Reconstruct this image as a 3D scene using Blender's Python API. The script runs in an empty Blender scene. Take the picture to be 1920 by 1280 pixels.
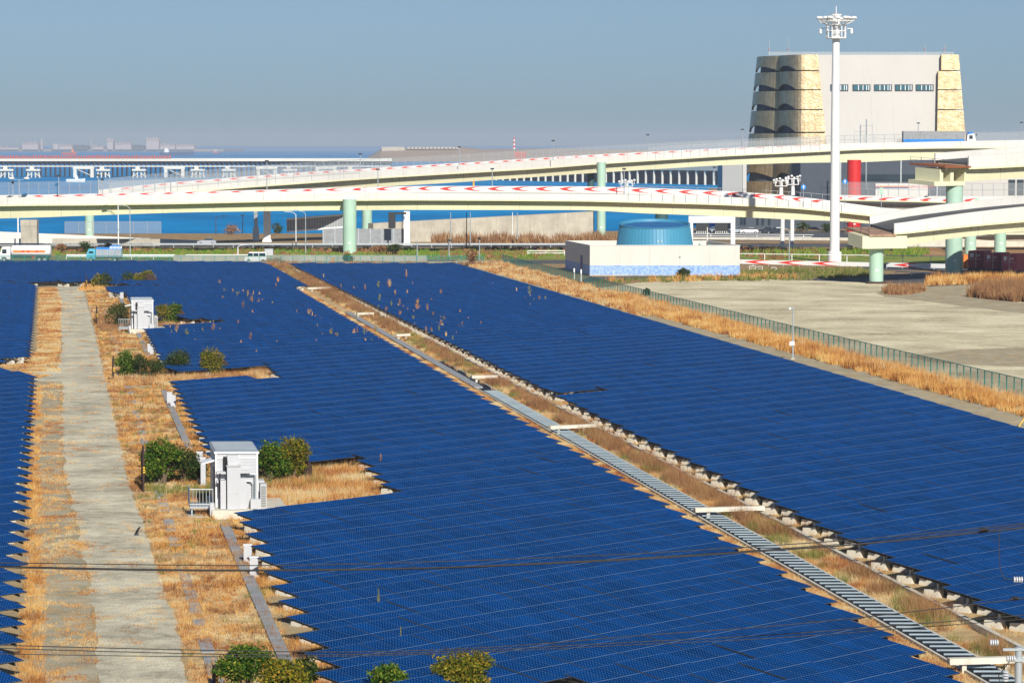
import bpy, math, random
import numpy as np
from mathutils import Vector, Matrix, noise as mnoise
rnd = random.Random(7)
R = math.radians
scene = bpy.context.scene
col = scene.collection

# ------------------------------------------------------------------ camera
HC = 21.0
FPX = 5800.0
PITCH = math.atan(368.0/FPX)
cd = bpy.data.cameras.new('camera'); cam = bpy.data.objects.new('camera', cd); col.objects.link(cam)
cam.location = (0, 0, HC); cam.rotation_euler = (math.pi/2-PITCH, 0, 0)
cd.sensor_width = 36.0; cd.lens = FPX/1920*36.0
cd.clip_start = 1.0; cd.clip_end = 90000.0
scene.camera = cam

# ------------------------------------------------------------------ light
SUN_AZ, SUN_EL = 166.0, 31.0     # azimuth clockwise from +Y
w = bpy.data.worlds.new('World'); scene.world = w; w.use_nodes = True
SKYT = [(0.0, (.44,.68,1.08)), (.022, (.50,.71,1.13)), (.05, (.57,.73,1.08)), (.4, (.80,.90,1.0))]
nt = w.node_tree; nt.nodes.clear()
sky = nt.nodes.new('ShaderNodeTexSky'); sky.sky_type = 'NISHITA'; sky.sun_disc = False
sky.sun_elevation = R(SUN_EL); sky.sun_rotation = R(SUN_AZ)
sky.air_density = 1.0; sky.dust_density = 0.3; sky.ozone_density = 3.0; sky.altitude = 0
tint = nt.nodes.new('ShaderNodeMix'); tint.data_type = 'RGBA'; tint.blend_type = 'MULTIPLY'
tint.inputs[0].default_value = 1.0; tint.inputs[7].default_value = (0.66, 0.80, 1.0, 1)
bg = nt.nodes.new('ShaderNodeBackground'); bg.inputs[1].default_value = 0.059
wo = nt.nodes.new('ShaderNodeOutputWorld')
wtc = nt.nodes.new('ShaderNodeTexCoord'); wsx = nt.nodes.new('ShaderNodeSeparateXYZ'); nt.links.new(wtc.outputs['Generated'], wsx.inputs[0])
wr = nt.nodes.new('ShaderNodeValToRGB'); wr.color_ramp.elements.new(.5); wr.color_ramp.elements.new(.6)
for e_, (p_, c_) in zip(wr.color_ramp.elements, SKYT): e_.position = p_; e_.color = (c_[0], c_[1], c_[2], 1)
nt.links.new(wsx.outputs[2], wr.inputs[0]); nt.links.new(wr.outputs[0], tint.inputs[7])
nt.links.new(sky.outputs[0], tint.inputs[6]); nt.links.new(tint.outputs[2], bg.inputs[0]); nt.links.new(bg.outputs[0], wo.inputs[0])
sl = bpy.data.lights.new('sun', 'SUN'); sl.energy = 5.0; sl.angle = R(0.5); sl.color = (1.0, 0.95, 0.86)
so = bpy.data.objects.new('sun', sl); col.objects.link(so)
sdir = Vector((math.sin(R(SUN_AZ))*math.cos(R(SUN_EL)), math.cos(R(SUN_AZ))*math.cos(R(SUN_EL)), math.sin(R(SUN_EL))))
so.rotation_euler = sdir.to_track_quat('Z', 'Y').to_euler(); so.location = (0, 0, 200)
scene.view_settings.view_transform = 'Standard'; scene.view_settings.look = 'None'
scene.view_settings.exposure = 0.22; scene.view_settings.gamma = 1.0
scene.cycles.volume_step_rate = 1.0
scene.cycles.volume_bounces = 0
scene.cycles.max_bounces = 8

# ------------------------------------------------------------------ measuring
cp, sp_ = math.cos(PITCH), math.sin(PITCH)
def ray(x, y):
    a = x-960.0; b = 640.0-y
    return Vector((a, FPX*cp+b*sp_, -FPX*sp_+b*cp))
def G(x, y, z=0.0):
    r = ray(x, y); t = (z-HC)/r.z
    return Vector((r.x*t, r.y*t, z))
def D(x, y, Y):
    r = ray(x, y); t = Y/r.y
    return Vector((r.x*t, Y, HC+r.z*t))
def zof(y, Y):
    return D(960, y, Y).z
def S(Y):        # pixels (of the 1920 wide photo) per metre at distance Y
    return FPX/Y
TU = math.tan(math.atan(-855.0/FPX))
UA = math.atan(-855.0/FPX)       # azimuth of the long axis of the field
UV = Vector((math.sin(UA), math.cos(UA), 0)); WV = Vector((math.cos(UA), -math.sin(UA), 0))
def F(m, Y, z=0.0):
    return Vector((m*HC+Y*TU, Y, z))

# ------------------------------------------------------------------ mesh builder
class MB:
    def __init__(s): s.v = []; s.f = []; s.m = []; s.mi = 0
    def add(s, vs, fs):
        o = len(s.v); s.v += [tuple(v) for v in vs]
        for f in fs: s.f.append(tuple(i+o for i in f)); s.m.append(s.mi)
        return s
    def mat(s, i): s.mi = i; return s
    def box(s, a, b, M=None):
        x0, y0, z0 = a; x1, y1, z1 = b
        vs = [(x0,y0,z0),(x1,y0,z0),(x1,y1,z0),(x0,y1,z0),(x0,y0,z1),(x1,y0,z1),(x1,y1,z1),(x0,y1,z1)]
        if M is not None: vs = [M @ Vector(v) for v in vs]
        return s.add(vs, [(0,3,2,1),(4,5,6,7),(0,1,5,4),(1,2,6,5),(2,3,7,6),(3,0,4,7)])
    def hexa(s, b4, t4):
        return s.add(list(b4)+list(t4), [(0,3,2,1),(4,5,6,7),(0,1,5,4),(1,2,6,5),(2,3,7,6),(3,0,4,7)])
    def cyl(s, p, q, r0, r1=None, n=12, cap=True):
        if r1 is None: r1 = r0
        p = Vector(p); q = Vector(q); d = (q-p)
        if d.length < 1e-6: return s
        d.normalize(); a = Vector((0,0,1)) if abs(d.z) < .9 else Vector((1,0,0))
        u = d.cross(a).normalized(); v = d.cross(u)
        vs = []
        for c, r in ((p, r0), (q, r1)):
            for i in range(n):
                t = 2*math.pi*i/n; vs.append(c+u*(math.cos(t)*r)+v*(math.sin(t)*r))
        fs = [(i, i+n, (i+1)%n+n, (i+1)%n) for i in range(n)]
        if cap: fs += [tuple(range(n)), tuple(range(2*n-1, n-1, -1))]
        return s.add(vs, fs)
    def tube(s, pts, r, n=6):
        for a, b in zip(pts[:-1], pts[1:]): s.cyl(a, b, r, r, n, True)
        return s
    def lathe(s, c, prof, n=24, sy=1.0):
        vs = []; c = Vector(c)
        for r, z in prof:
            for i in range(n):
                t = 2*math.pi*i/n; vs.append((c.x+r*math.cos(t), c.y+sy*r*math.sin(t), c.z+z))
        fs = []
        for k in range(len(prof)-1):
            for i in range(n):
                fs.append((k*n+i, k*n+(i+1)%n, (k+1)*n+(i+1)%n, (k+1)*n+i))
        fs.append(tuple(range(n-1, -1, -1))); L = (len(prof)-1)*n; fs.append(tuple(range(L, L+n)))
        return s.add(vs, fs)
    def sph(s, c, r, n=10, sc=(1,1,1)):
        pr = []
        c = Vector(c)
        vs = []; k = max(4, n//2)
        for j in range(k+1):
            ph = math.pi*j/k
            for i in range(n):
                t = 2*math.pi*i/n
                vs.append((c.x+r*sc[0]*math.sin(ph)*math.cos(t), c.y+r*sc[1]*math.sin(ph)*math.sin(t), c.z+r*sc[2]*math.cos(ph)))
        fs = []
        for j in range(k):
            for i in range(n):
                fs.append((j*n+i, (j+1)*n+i, (j+1)*n+(i+1)%n, j*n+(i+1)%n))
        return s.add(vs, fs)
    def prism(s, poly, axis_pts):
        """poly: list of 3d points (a face); axis_pts: extrusion vector"""
        e = Vector(axis_pts); n = len(poly); P0 = [Vector(p) for p in poly]
        vs = P0+[p+e for p in P0]
        fs = [tuple(range(n)), tuple(range(2*n-1, n-1, -1))]+[(i, (i+1)%n, (i+1)%n+n, i+n) for i in range(n)]
        return s.add(vs, fs)
    def sweep(s, secs, closed=True, caps=True):
        """secs: list of cross-sections (lists of points)"""
        n = len(secs[0]); vs = [p for sec in secs for p in sec]; fs = []
        for k in range(len(secs)-1):
            for i in range(n if closed else n-1):
                j = (i+1) % n
                fs.append((k*n+i, k*n+j, (k+1)*n+j, (k+1)*n+i))
        if closed and caps:
            fs.append(tuple(range(n-1, -1, -1))); L = (len(secs)-1)*n; fs.append(tuple(range(L, L+n)))
        return s.add(vs, fs)
    def build(s, name, mats, parent=None, loc=None, smooth=False, origin=None):
        me = bpy.data.meshes.new(name)
        vs = s.v
        if origin is not None: vs = [(v[0]-origin[0], v[1]-origin[1], v[2]-origin[2]) for v in vs]
        me.from_pydata(vs, [], s.f)
        if not isinstance(mats, (list, tuple)): mats = [mats]
        for m in mats: me.materials.append(m)
        if len(mats) > 1: me.polygons.foreach_set('material_index', s.m)
        import bmesh
        bm = bmesh.new(); bm.from_mesh(me); bmesh.ops.recalc_face_normals(bm, faces=bm.faces); bm.to_mesh(me); bm.free()
        if smooth:
            me.shade_smooth() if hasattr(me, 'shade_smooth') else None
            try: me.set_sharp_from_angle(angle=R(35))
            except Exception: pass
        me.update()
        o = bpy.data.objects.new(name, me); col.objects.link(o)
        if parent is not None: o.parent = parent
        if origin is not None: o.location = origin
        if loc is not None: o.location = loc
        return o
def tag(o, label=None, cat=None, group=None, kind=None):
    if label: o['label'] = label
    if cat: o['category'] = cat
    if group: o['group'] = group
    if kind: o['kind'] = kind
    return o
def thing(name, label, cat, loc=(0,0,0), rz=0.0, group=None):
    o = bpy.data.objects.new(name, None); o.empty_display_size = .5; col.objects.link(o)
    o.location = loc; o.rotation_euler = (0, 0, rz)
    return tag(o, label, cat, group)
def copy_tree(o, parent=None, loc=None, rz=None, label=None):
    c = o.copy(); col.objects.link(c)
    if parent is not None: c.parent = parent
    if loc is not None: c.location = loc
    if rz is not None: c.rotation_euler = (0, 0, rz)
    if label: c['label'] = label
    for ch in kids.get(o.name, []) or list(o.children): copy_tree(ch, c)
    return c
kids = {}

# ------------------------------------------------------------------ materials
def newmat(name):
    m = bpy.data.materials.new(name); m.use_nodes = True
    t = m.node_tree; t.nodes.clear()
    o = t.nodes.new('ShaderNodeOutputMaterial'); b = t.nodes.new('ShaderNodeBsdfPrincipled')
    t.links.new(b.outputs[0], o.inputs[0])
    return m, t, b, o
def matte_gloss(t, b, o, colour, gcol, fac, rough):
    d = t.nodes.new('ShaderNodeBsdfDiffuse'); g = t.nodes.new('ShaderNodeBsdfAnisotropic'); m_ = t.nodes.new('ShaderNodeMixShader')
    t.links.new(colour, d.inputs[0]); g.inputs[0].default_value = (gcol[0], gcol[1], gcol[2], 1); g.inputs['Roughness'].default_value = rough
    m_.inputs[0].default_value = fac; t.links.new(d.outputs[0], m_.inputs[1]); t.links.new(g.outputs[0], m_.inputs[2]); t.links.new(m_.outputs[0], o.inputs[0])
    t.nodes.remove(b); return d, g
def rgb(c): return (c[0], c[1], c[2], 1.0)
def node(t, k, **kw):
    n = t.nodes.new(k)
    for a, b in kw.items(): setattr(n, a, b)
    return n
def nz(t, vec, scale, detail=4.0, rough=.6):
    n = node(t, 'ShaderNodeTexNoise'); n.inputs['Scale'].default_value = scale
    n.inputs['Detail'].default_value = detail; n.inputs['Roughness'].default_value = rough
    if vec is not None: t.links.new(vec, n.inputs['Vector'])
    return n.outputs[0]
def ramp(t, fac, stops, mode='LINEAR'):
    r = node(t, 'ShaderNodeValToRGB'); r.color_ramp.interpolation = mode
    while len(r.color_ramp.elements) < len(stops): r.color_ramp.elements.new(0.5)
    for e, (p, c) in zip(r.color_ramp.elements, stops): e.position = p; e.color = rgb(c)
    t.links.new(fac, r.inputs[0]); return r.outputs[0]
def mixc(t, fac, a, b, mode='MIX'):
    n = node(t, 'ShaderNodeMix', data_type='RGBA', blend_type=mode)
    if isinstance(fac, (int, float)): n.inputs[0].default_value = fac
    else: t.links.new(fac, n.inputs[0])
    for k, v in ((6, a), (7, b)):
        if isinstance(v, (tuple, list)): n.inputs[k].default_value = rgb(v)
        else: t.links.new(v, n.inputs[k])
    return n.outputs[2]
def mth(t, op, a, b=None, c=None):
    n = node(t, 'ShaderNodeMath', operation=op)
    for k, v in enumerate((a, b, c)):
        if v is None: continue
        if isinstance(v, (int, float)): n.inputs[k].default_value = v
        else: t.links.new(v, n.inputs[k])
    return n.outputs[0]
def bump(t, b, h, strength=.3, dist=.02):
    n = node(t, 'ShaderNodeBump'); n.inputs['Strength'].default_value = strength; n.inputs['Distance'].default_value = dist
    t.links.new(h, n.inputs['Height']); t.links.new(n.outputs[0], b.inputs['Normal'])
def simple(name, c, rough=.6, metal=0.0, var=.15, scale=.6, dirt=None, spec=.4, stain=0.0):
    """painted / concrete / metal surface with broad tonal variation and optional streaks"""
    m, t, b, o = newmat(name)
    tc = node(t, 'ShaderNodeTexCoord').outputs['Object']
    n1 = nz(t, tc, scale, 5)
    lo = tuple(x*(1-var) for x in c); hi = tuple(min(1, x*(1+var*.6)) for x in c)
    cc = ramp(t, n1, [(.3, lo), (.7, hi)])
    if stain > 0:
        mp = node(t, 'ShaderNodeMapping'); mp.inputs['Scale'].default_value = (1.3, 1.3, .12)
        t.links.new(tc, mp.inputs[0])
        n2 = nz(t, mp.outputs[0], 1.5, 6, .7)
        f = ramp(t, n2, [(.5, (0,0,0)), (.75, (stain,)*3)])
        cc = mixc(t, f, cc, dirt or (.12,.10,.07))
    t.links.new(cc, b.inputs['Base Color'])
    b.inputs['Roughness'].default_value = rough; b.inputs['Metallic'].default_value = metal
    try: b.inputs['Specular IOR Level'].default_value = spec
    except Exception: pass
    return m
M = {}
M['white'] = simple('white_paint', (.80,.80,.78), .45, var=.05, stain=.12)
M['whiteconc'] = simple('white_parapet', (.70,.68,.63), .7, var=.07, scale=.15, stain=.35, dirt=(.42,.36,.28))
M['cream'] = simple('cream_girder', (.72,.69,.46), .5, var=.06, scale=.1, stain=.25, dirt=(.45,.36,.18))
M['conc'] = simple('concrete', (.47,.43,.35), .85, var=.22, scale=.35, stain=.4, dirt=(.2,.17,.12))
M['lightconc'] = simple('pale_concrete', (.62,.58,.48), .85, var=.15, scale=.8, stain=.3, dirt=(.25,.2,.13))
M['greyconc'] = simple('grey_concrete', (.30,.31,.32), .85, var=.2, scale=1.2, stain=.3)
M['green'] = simple('pale_green_steel', (.40,.58,.46), .5, var=.07, scale=.3, stain=.2, dirt=(.25,.32,.22))
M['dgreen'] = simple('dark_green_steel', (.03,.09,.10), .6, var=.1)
M['red'] = simple('red_paint', (.62,.02,.02), .5, var=.1)
M['redmark'] = simple('red_marking', (.75,.035,.02), .5, var=.1)
M['asphalt'] = simple('asphalt', (.085,.088,.09), .9, var=.25, scale=.2, stain=0)
M['steel'] = simple('galvanised_steel', (.50,.54,.56), .45, .5, var=.1)
M['dsteel'] = simple('dark_steel', (.035,.037,.04), .6, .3)
M['black'] = simple('black', (.008,.008,.01), .6)
M['rubber'] = simple('rubber', (.02,.02,.02), .8)
M['teal'] = simple('teal_paint', (.02,.26,.22), .5, var=.15)
M['brown'] = simple('rust_brown', (.055,.028,.02), .8, var=.35, scale=3)
M['rust'] = simple('orange_rust', (.30,.09,.03), .9, var=.45, scale=1.5)
M['glass'] = simple('dark_glass', (.02,.035,.05), .08, 0, spec=.8)
M['bluepaint'] = simple('blue_tank', (.055,.25,.39), .45, var=.06, scale=.3, stain=.1, dirt=(.1,.25,.35))
M['blueroof'] = simple('blue_roof', (.02,.13,.33), .5, var=.1)
M['orange'] = simple('orange_paint', (.85,.22,.03), .5)
M['yellow'] = simple('yellow_paint', (.75,.45,.03), .5)
M['brightblue'] = simple('bright_blue', (.02,.22,.62), .4)
M['cyan'] = simple('pale_blue_paint', (.10,.42,.55), .35)
M['silver'] = simple('silver_metal', (.55,.58,.60), .35, .6)
M['maroon'] = simple('maroon_container', (.34,.03,.06), .5, var=.2, scale=.6, stain=.15)
M['slate'] = simple('slate_and_shade', (.055,.07,.095), .7, var=.08)  # dark slate, also painted shade on annex, warehouse and trestle
M['cable'] = simple('cable_black', (.03,.028,.028), .7)
M['bark'] = simple('bark', (.16,.11,.075), .9, var=.4, scale=6)
M['roofgrey'] = simple('cabin_roof', (.30,.34,.38), .5, .2, var=.12, scale=2)

def leafmat(name, stops, rough=.6, trans=0.0, patchy=0.0, pscale=.5):
    m, t, b, o = newmat(name)
    g = node(t, 'ShaderNodeNewGeometry')
    f = g.outputs['Random Per Island']
    if patchy > 0:
        n_ = nz(t, g.outputs['Position'], pscale, 4, .6)
        n_ = mth(t, 'MULTIPLY', mth(t, 'SUBTRACT', n_, .5), 3.2*patchy)
        f = mth(t, 'ADD', mth(t, 'MULTIPLY', f, .75), mth(t, 'ADD', n_, .12))
    cc = ramp(t, f, stops)
    t.links.new(cc, b.inputs['Base Color']); b.inputs['Roughness'].default_value = rough
    try: b.inputs['Specular IOR Level'].default_value = .08
    except Exception: pass
    if trans > 0:
        tr = node(t, 'ShaderNodeBsdfTranslucent'); t.links.new(cc, tr.inputs[0])
        ms = node(t, 'ShaderNodeMixShader'); ms.inputs[0].default_value = trans
        t.links.new(b.outputs[0], ms.inputs[1]); t.links.new(tr.outputs[0], ms.inputs[2]); t.links.new(ms.outputs[0], o.inputs[0])
    return m
M['leaf'] = leafmat('shrub_leaves', [(0,(.015,.05,.006)),(.45,(.045,.11,.010)),(.8,(.12,.19,.02)),(1,(.30,.27,.04))], .5, .15)
M['leafdark'] = leafmat('dark_shrub_leaves', [(0,(.012,.03,.008)),(.5,(.03,.062,.012)),(.85,(.075,.095,.02)),(1,(.17,.12,.035))], .6, .1)
M['leafyel'] = leafmat('yellowing_leaves', [(0,(.03,.05,.008)),(.35,(.09,.12,.012)),(.75,(.27,.23,.02)),(1,(.38,.20,.03))], .5, .15)
M['straw'] = leafmat('dry_straw', [(0,(.22,.07,.03)),(.2,(.44,.16,.05)),(.42,(.57,.32,.11)),(.70,(.64,.44,.19)),(1,(.62,.54,.34))], .8, .2, 1.1, .22)
M['gold'] = leafmat('golden_reed', [(0,(.22,.08,.03)),(.28,(.48,.20,.05)),(.65,(.66,.36,.10)),(1,(.72,.52,.22))], .8, .2, .9, .25)
M['brownweed'] = leafmat('brown_weed', [(0,(.12,.055,.03)),(.4,(.25,.12,.055)),(.8,(.36,.20,.09)),(1,(.42,.30,.15))], .85, .1, .5, .3)
M['greenweed'] = leafmat('green_weed', [(0,(.06,.10,.02)),(.4,(.14,.17,.035)),(.8,(.26,.24,.07)),(1,(.36,.30,.12))], .8, .2)
M['grassgreen'] = leafmat('verge_grass', [(0,(.06,.15,.012)),(.6,(.16,.27,.03)),(1,(.34,.32,.07))], .8, .2)

def groundmat(name, cols, s1=.25, s2=2.5, bumpd=.03, spots=None, cover=.62):
    """cols: three tones; broad patches of dirt and dry ground cover in world metres"""
    m, t, b, o = newmat(name)
    tc = node(t, 'ShaderNodeNewGeometry').outputs['Position']
    a = nz(t, tc, s1, 8, .65); bb = nz(t, tc, s2, 8, .7); c = nz(t, tc, 14.0, 3, .6)
    mixn = mth(t, 'ADD', mth(t, 'MULTIPLY', a, .55), mth(t, 'MULTIPLY', bb, .45))
    cc = ramp(t, mixn, [(.36, cols[0]), (.47, cols[1]), (.58, cols[2])] if len(cols) == 3 else [(.34, cols[0]), (.44, cols[1]), (.52, cols[2]), (.62, cols[3])])
    sp = ramp(t, c, [(.3, (.50,.50,.50)), (.5, (1.0,1.0,1.0)), (.72, (1.5,1.5,1.5))])
    cc = mixc(t, .9, cc, sp, 'MULTIPLY')
    if spots:
        q = nz(t, tc, .75, 9, .8); f = ramp(t, q, [(cover-.03, (0,0,0)), (cover+.05, (1,1,1))])
        cc = mixc(t, mth(t, 'MULTIPLY', f, .75), cc, spots)
    t.links.new(cc, b.inputs['Base Color']); b.inputs['Roughness'].default_value = .95
    try: b.inputs['Specular IOR Level'].default_value = .15
    except Exception: pass
    bump(t, b, c, .5, bumpd)
    return m
M['ground'] = groundmat('field_ground', [(.20,.155,.09),(.32,.25,.15),(.42,.30,.15),(.36,.33,.25)], .3, 1.6)
M['dryground'] = groundmat('straw_ground', [(.30,.24,.15),(.48,.33,.16),(.60,.43,.22)], .3, 1.4, spots=(.42,.17,.07), cover=.60)
M['gravel'] = groundmat('gravel_road', [(.26,.235,.17),(.47,.43,.315),(.66,.60,.44)], .22, .9, spots=(.50,.36,.19), cover=.60)
M['dirt'] = groundmat('grey_dirt', [(.25,.215,.145),(.35,.31,.21),(.46,.41,.29)], .3, 1.0, spots=(.50,.31,.13), cover=.53)
M['soil'] = groundmat('brown_soil', [(.17,.11,.055),(.30,.20,.10),(.40,.27,.13)], .4, 2.0)
M['reddirt'] = groundmat('brown_verge', [(.25,.13,.06),(.36,.19,.085),(.42,.27,.13)], .08, .6)
M['verge'] = groundmat('green_verge', [(.08,.15,.02),(.17,.25,.035),(.34,.28,.09)], .09, .7)
M['hill'] = groundmat('landfill_earth', [(.30,.22,.16),(.36,.27,.20),(.28,.25,.22)], .004, .05)

# ================================================================== SETTING
def lotmat():
    m, t, b, o = newmat('bare_lot')
    tc = node(t, 'ShaderNodeNewGeometry').outputs['Position']
    mp = node(t, 'ShaderNodeMapping'); mp.inputs['Scale'].default_value = (.06, .07, 1); mp.inputs['Rotation'].default_value = (0,0,R(14))
    t.links.new(tc, mp.inputs[0])
    a = nz(t, mp.outputs[0], 1.6, 9, .68); c = nz(t, tc, 1.6, 8, .8)
    f = mth(t, 'ADD', mth(t, 'MULTIPLY', a, .55), mth(t, 'MULTIPLY', c, .45))
    cc = ramp(t, f, [(.38, (.20,.175,.115)), (.43, (.46,.40,.26)), (.52, (.66,.58,.385)), (.62, (.84,.76,.54))])
    t.links.new(cc, b.inputs['Base Color']); b.inputs['Roughness'].default_value = .95
    try: b.inputs['Specular IOR Level'].default_value = .1
    except Exception: pass
    bump(t, b, c, .4, .05)
    return m
M['lot'] = lotmat()
def seamat():
    m, t, b, o = newmat('sea_water')
    tc = node(t, 'ShaderNodeNewGeometry').outputs['Position']
    mp = node(t, 'ShaderNodeMapping'); mp.inputs['Scale'].default_value = (.05, .02, 1)
    t.links.new(tc, mp.inputs[0])
    a = nz(t, mp.outputs[0], .6, 6, .6)
    cc = ramp(t, a, [(.35, (.0,.17,.42)), (.65, (.002,.26,.58))])
    n2 = nz(t, tc, .5, 5, .7); bn = node(t, 'ShaderNodeBump'); bn.inputs['Strength'].default_value = .8; bn.inputs['Distance'].default_value = .5; t.links.new(n2, bn.inputs['Height'])
    d, g = matte_gloss(t, b, o, cc, (.35,.8,1.0), .05, .3); t.links.new(bn.outputs[0], g.inputs['Normal'])
    return m
M['sea'] = seamat()
def meshmat(name, c, a):
    m, t, b, o = newmat(name)
    b.inputs['Base Color'].default_value = rgb(c); b.inputs['Roughness'].default_value = .6
    tr = node(t, 'ShaderNodeBsdfTransparent'); ms = node(t, 'ShaderNodeMixShader'); ms.inputs[0].default_value = a
    t.links.new(tr.outputs[0], ms.inputs[1]); t.links.new(b.outputs[0], ms.inputs[2]); t.links.new(ms.outputs[0], o.inputs[0])
    return m
M['mesh'] = meshmat('wire_mesh', (.45,.47,.47), .28)
M['tealmesh'] = meshmat('teal_mesh', (.02,.13,.12), .42)

def struct(name, mb, m, **k):
    o = mb.build(name, m, **k); o['kind'] = 'structure'; return o
def earclip_face(mb, pts):
    mb.add(pts, [tuple(range(len(pts)))])
def wobble(pts, amp, step):
    out = []
    n = len(pts)
    for i in range(n):
        a = Vector(pts[i]); b = Vector(pts[(i+1) % n]); L = (b-a).length
        k = max(1, min(160, int(L/step))); d = (b-a); nn = Vector((-d.y, d.x, 0)).normalized() if L > 0 else Vector((0,0,0))
        for j in range(k):
            p = a+d*(j/k)
            q = mnoise.noise(Vector((p.x*.35, p.y*.35, 3.1)))+.5*mnoise.noise(Vector((p.x*1.1, p.y*1.1, 9.1)))
            out.append(p+nn*q*amp)
    return out
def patch(name, px, z, m, amp=0.0, step=1.5, world=None):
    pts = world or [G(x, y, z) for x, y in px]
    pts = [Vector((p[0], p[1], z)) for p in pts]
    if amp > 0: pts = wobble(pts, amp, step)
    from mathutils.geometry import tessellate_polygon
    tri = tessellate_polygon([pts]); mb = MB(); mb.add(pts, [tuple(t) for t in tri])
    return struct(name, mb, M[m])

# ground sheet (left shore at about 735 m, right part runs back to the quay)
gp = [(-60, 40), (-90, 735), (-2, 738), (28, 760), (60, 800), (78, 1000), (95, 1500), (420, 1500), (420, 40)]
mb = MB(); mb.add([(x, y, 0) for x, y in gp], [tuple(range(len(gp)))])
mb.add([(x, y, -6) for x, y in gp[:]] + [(x, y, 0) for x, y in gp], [(i, (i+1) % 9, (i+1) % 9+9, i+9) for i in range(9)])
mb.v = [(v[0]*(1 if v[1] < 700 or v[0] > 0 else 1.6), v[1], v[2]) for v in mb.v]
struct('ground', mb, M['soil'])
mb = MB(); mb.add([(-30000,300,-3),(30000,300,-3),(30000,60000,-3),(-30000,60000,-3)], [(0,1,2,3)])
struct('sea', mb, M['sea'])

# field floor
patch('field_ground', None, .004, 'ground', world=[F(-3, 60), F(-3, 552), F(3.5, 552), F(3.8, 60)])
patch('grey_soil_path', None, .008, 'dirt', .4, 3, world=[F(3.32, 60), F(3.36, 520), F(3.56, 520), F(3.62, 60)])
patch('grey_dirt_strip', [(60,1330),(70,1100),(60,900),(62,712),(110,705),(118,900),(150,1010),(170,1100),(190,1330)], .008, 'dirt', .3)
patch('gravel_road', [(180,1330),(183,1240),(172,1120),(150,1000),(120,885),(117,800),(118,716),(30,712),(30,700),(108,690),(118,650),(112,600),(105,538),(155,537),(168,585),(196,700),(214,780),(240,900),(276,1000),(300,1080),(338,1190),(362,1330)], .012, 'gravel', .28, .8)
patch('dry_grass_ground', [(362,1330),(338,1190),(300,1080),(276,1000),(240,900),(214,780),(196,700),(168,585),(155,537),(225,537),(262,600),(330,700),(400,880),(440,960),(470,1030),(560,1260),(590,1330)], .008, 'dryground', .3)
for nm, pl in (('dry_notch_ground', [(440,962),(400,884),(686,850),(760,921)]), ('far_notch_ground', [(312,700),(440,686),(500,676),(560,712),(335,722)])):
    patch(nm, pl, .010, 'dryground', .2)
patch('channel_bank', None, .008, 'dryground', .2, 3, world=[F(1.66, 60), F(1.66, 520), F(2.0, 520), F(2.0, 60)])
# concrete strip (trough cover) along the left of the middle field, broken where photo shows it buried
def strip_slabs(name, label, m, w, y0, y1, L, z, mat, skip=0.0, cat='slab', group=None):
    Yn = G(105+m*(y0-272), y0).y; Yf = G(105+m*(y1-272), y1).y
    mb = MB(); Y = Yn
    while Y < Yf:
        if rnd.random() >= skip:
            a = F(m, Y, 0); b = F(m, Y+L-.04, 0); q = WV*w/2
            mb.hexa([a-q, a+q, b+q, b-q], [Vector((p.x, p.y, z)) for p in (a-q, a+q, b+q, b-q)])
        Y += L
    o = mb.build(name, mat, origin=F(m, Yn)); tag(o, label, cat, group)
    return o
strip_slabs('cable_trough', 'grey concrete cable trough running towards the camera from the near white cabin', .437, .55, 1262, 990, 2.0, .14, M['greyconc'], 0, 'trough')
strip_slabs('cable_trough', 'grey concrete cable trough just beyond the near white cabin, ending at two white boxes', .432, .5, 842, 735, 2.0, .14, M['greyconc'], 0, 'trough')
strip_slabs('cable_trough', 'short grey cable trough beside the white box in front of the far white cabin', .432, .5, 668, 628, 2.0, .14, M['greyconc'], 0, 'trough')
strip_slabs('cable_trough', 'farthest grey cable trough, behind the far white cabin', .415, .5, 575, 548, 2.0, .14, M['greyconc'], 0, 'trough')
strip_slabs('paving_slabs', 'half buried grey paving slabs in the dry grass right of the gravel road', .293, .55, 1280, 560, .9, .05, M['greyconc'], .35, 'paving')
# kerb on the right of the drainage channel
strip_slabs('drain_kerb', 'long pale concrete kerb beside the steel struts, along the front of the right-hand solar field', 1.897, .24, 1300, 640, 3.0, .30, M['lightconc'], 0, 'kerb')

# drainage channel: raised lips, flat black strip painting the trench shade, steel struts
mb = MB()
Y0, Y1 = 105, 300
mb.add([F(1.722, Y0, .012), F(1.785, Y0, .012), F(1.785, Y1, .012), F(1.722, Y1, .012)], [(0,1,2,3)])
struct('channel_shade', mb, M['black'])
chan = thing('drainage_channel', 'dark drainage channel with pale steel struts between the two big solar fields', 'drain', F(1.752, Y0))
for mm, nm in ((1.719, 'channel_lip'), (1.788, 'channel_lip')):
    mb = MB(); a = F(mm, Y0)-F(1.752, Y0); b = F(mm, Y1)-F(1.752, Y0); q = WV*.06
    mb.hexa([a-q, a+q, b+q, b-q], [p+Vector((0,0,.14)) for p in (a-q, a+q, b+q, b-q)]); mb.build(nm, M['lightconc'], chan)
mb = MB(); Y = Y0
while Y < 262:
    a = F(1.7235, Y)-F(1.752, Y0); b = F(1.780, Y)-F(1.752, Y0)
    d = Vector((0, .07, 0)); z0 = Vector((0,0,.19)); z1 = Vector((0,0,.25))
    mb.hexa([a-d+z0, b-d+z0, b+d+z0, a+d+z0], [a-d+z1, b-d+z1, b+d+z1, a+d+z1]); Y += 1.03
mb.build('strut', simple('strut_steel', (.30,.37,.41), .5, .1, var=.2), chan)['kind'] = 'stuff'
# farther on the channel is covered with flat grey slabs
strip_slabs('channel_cover', 'flat grey slab strip covering the far end of the drainage channel', 1.735, .75, 728, 590, 30, .16, M['greyconc'], 0, 'drain cover')
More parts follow.
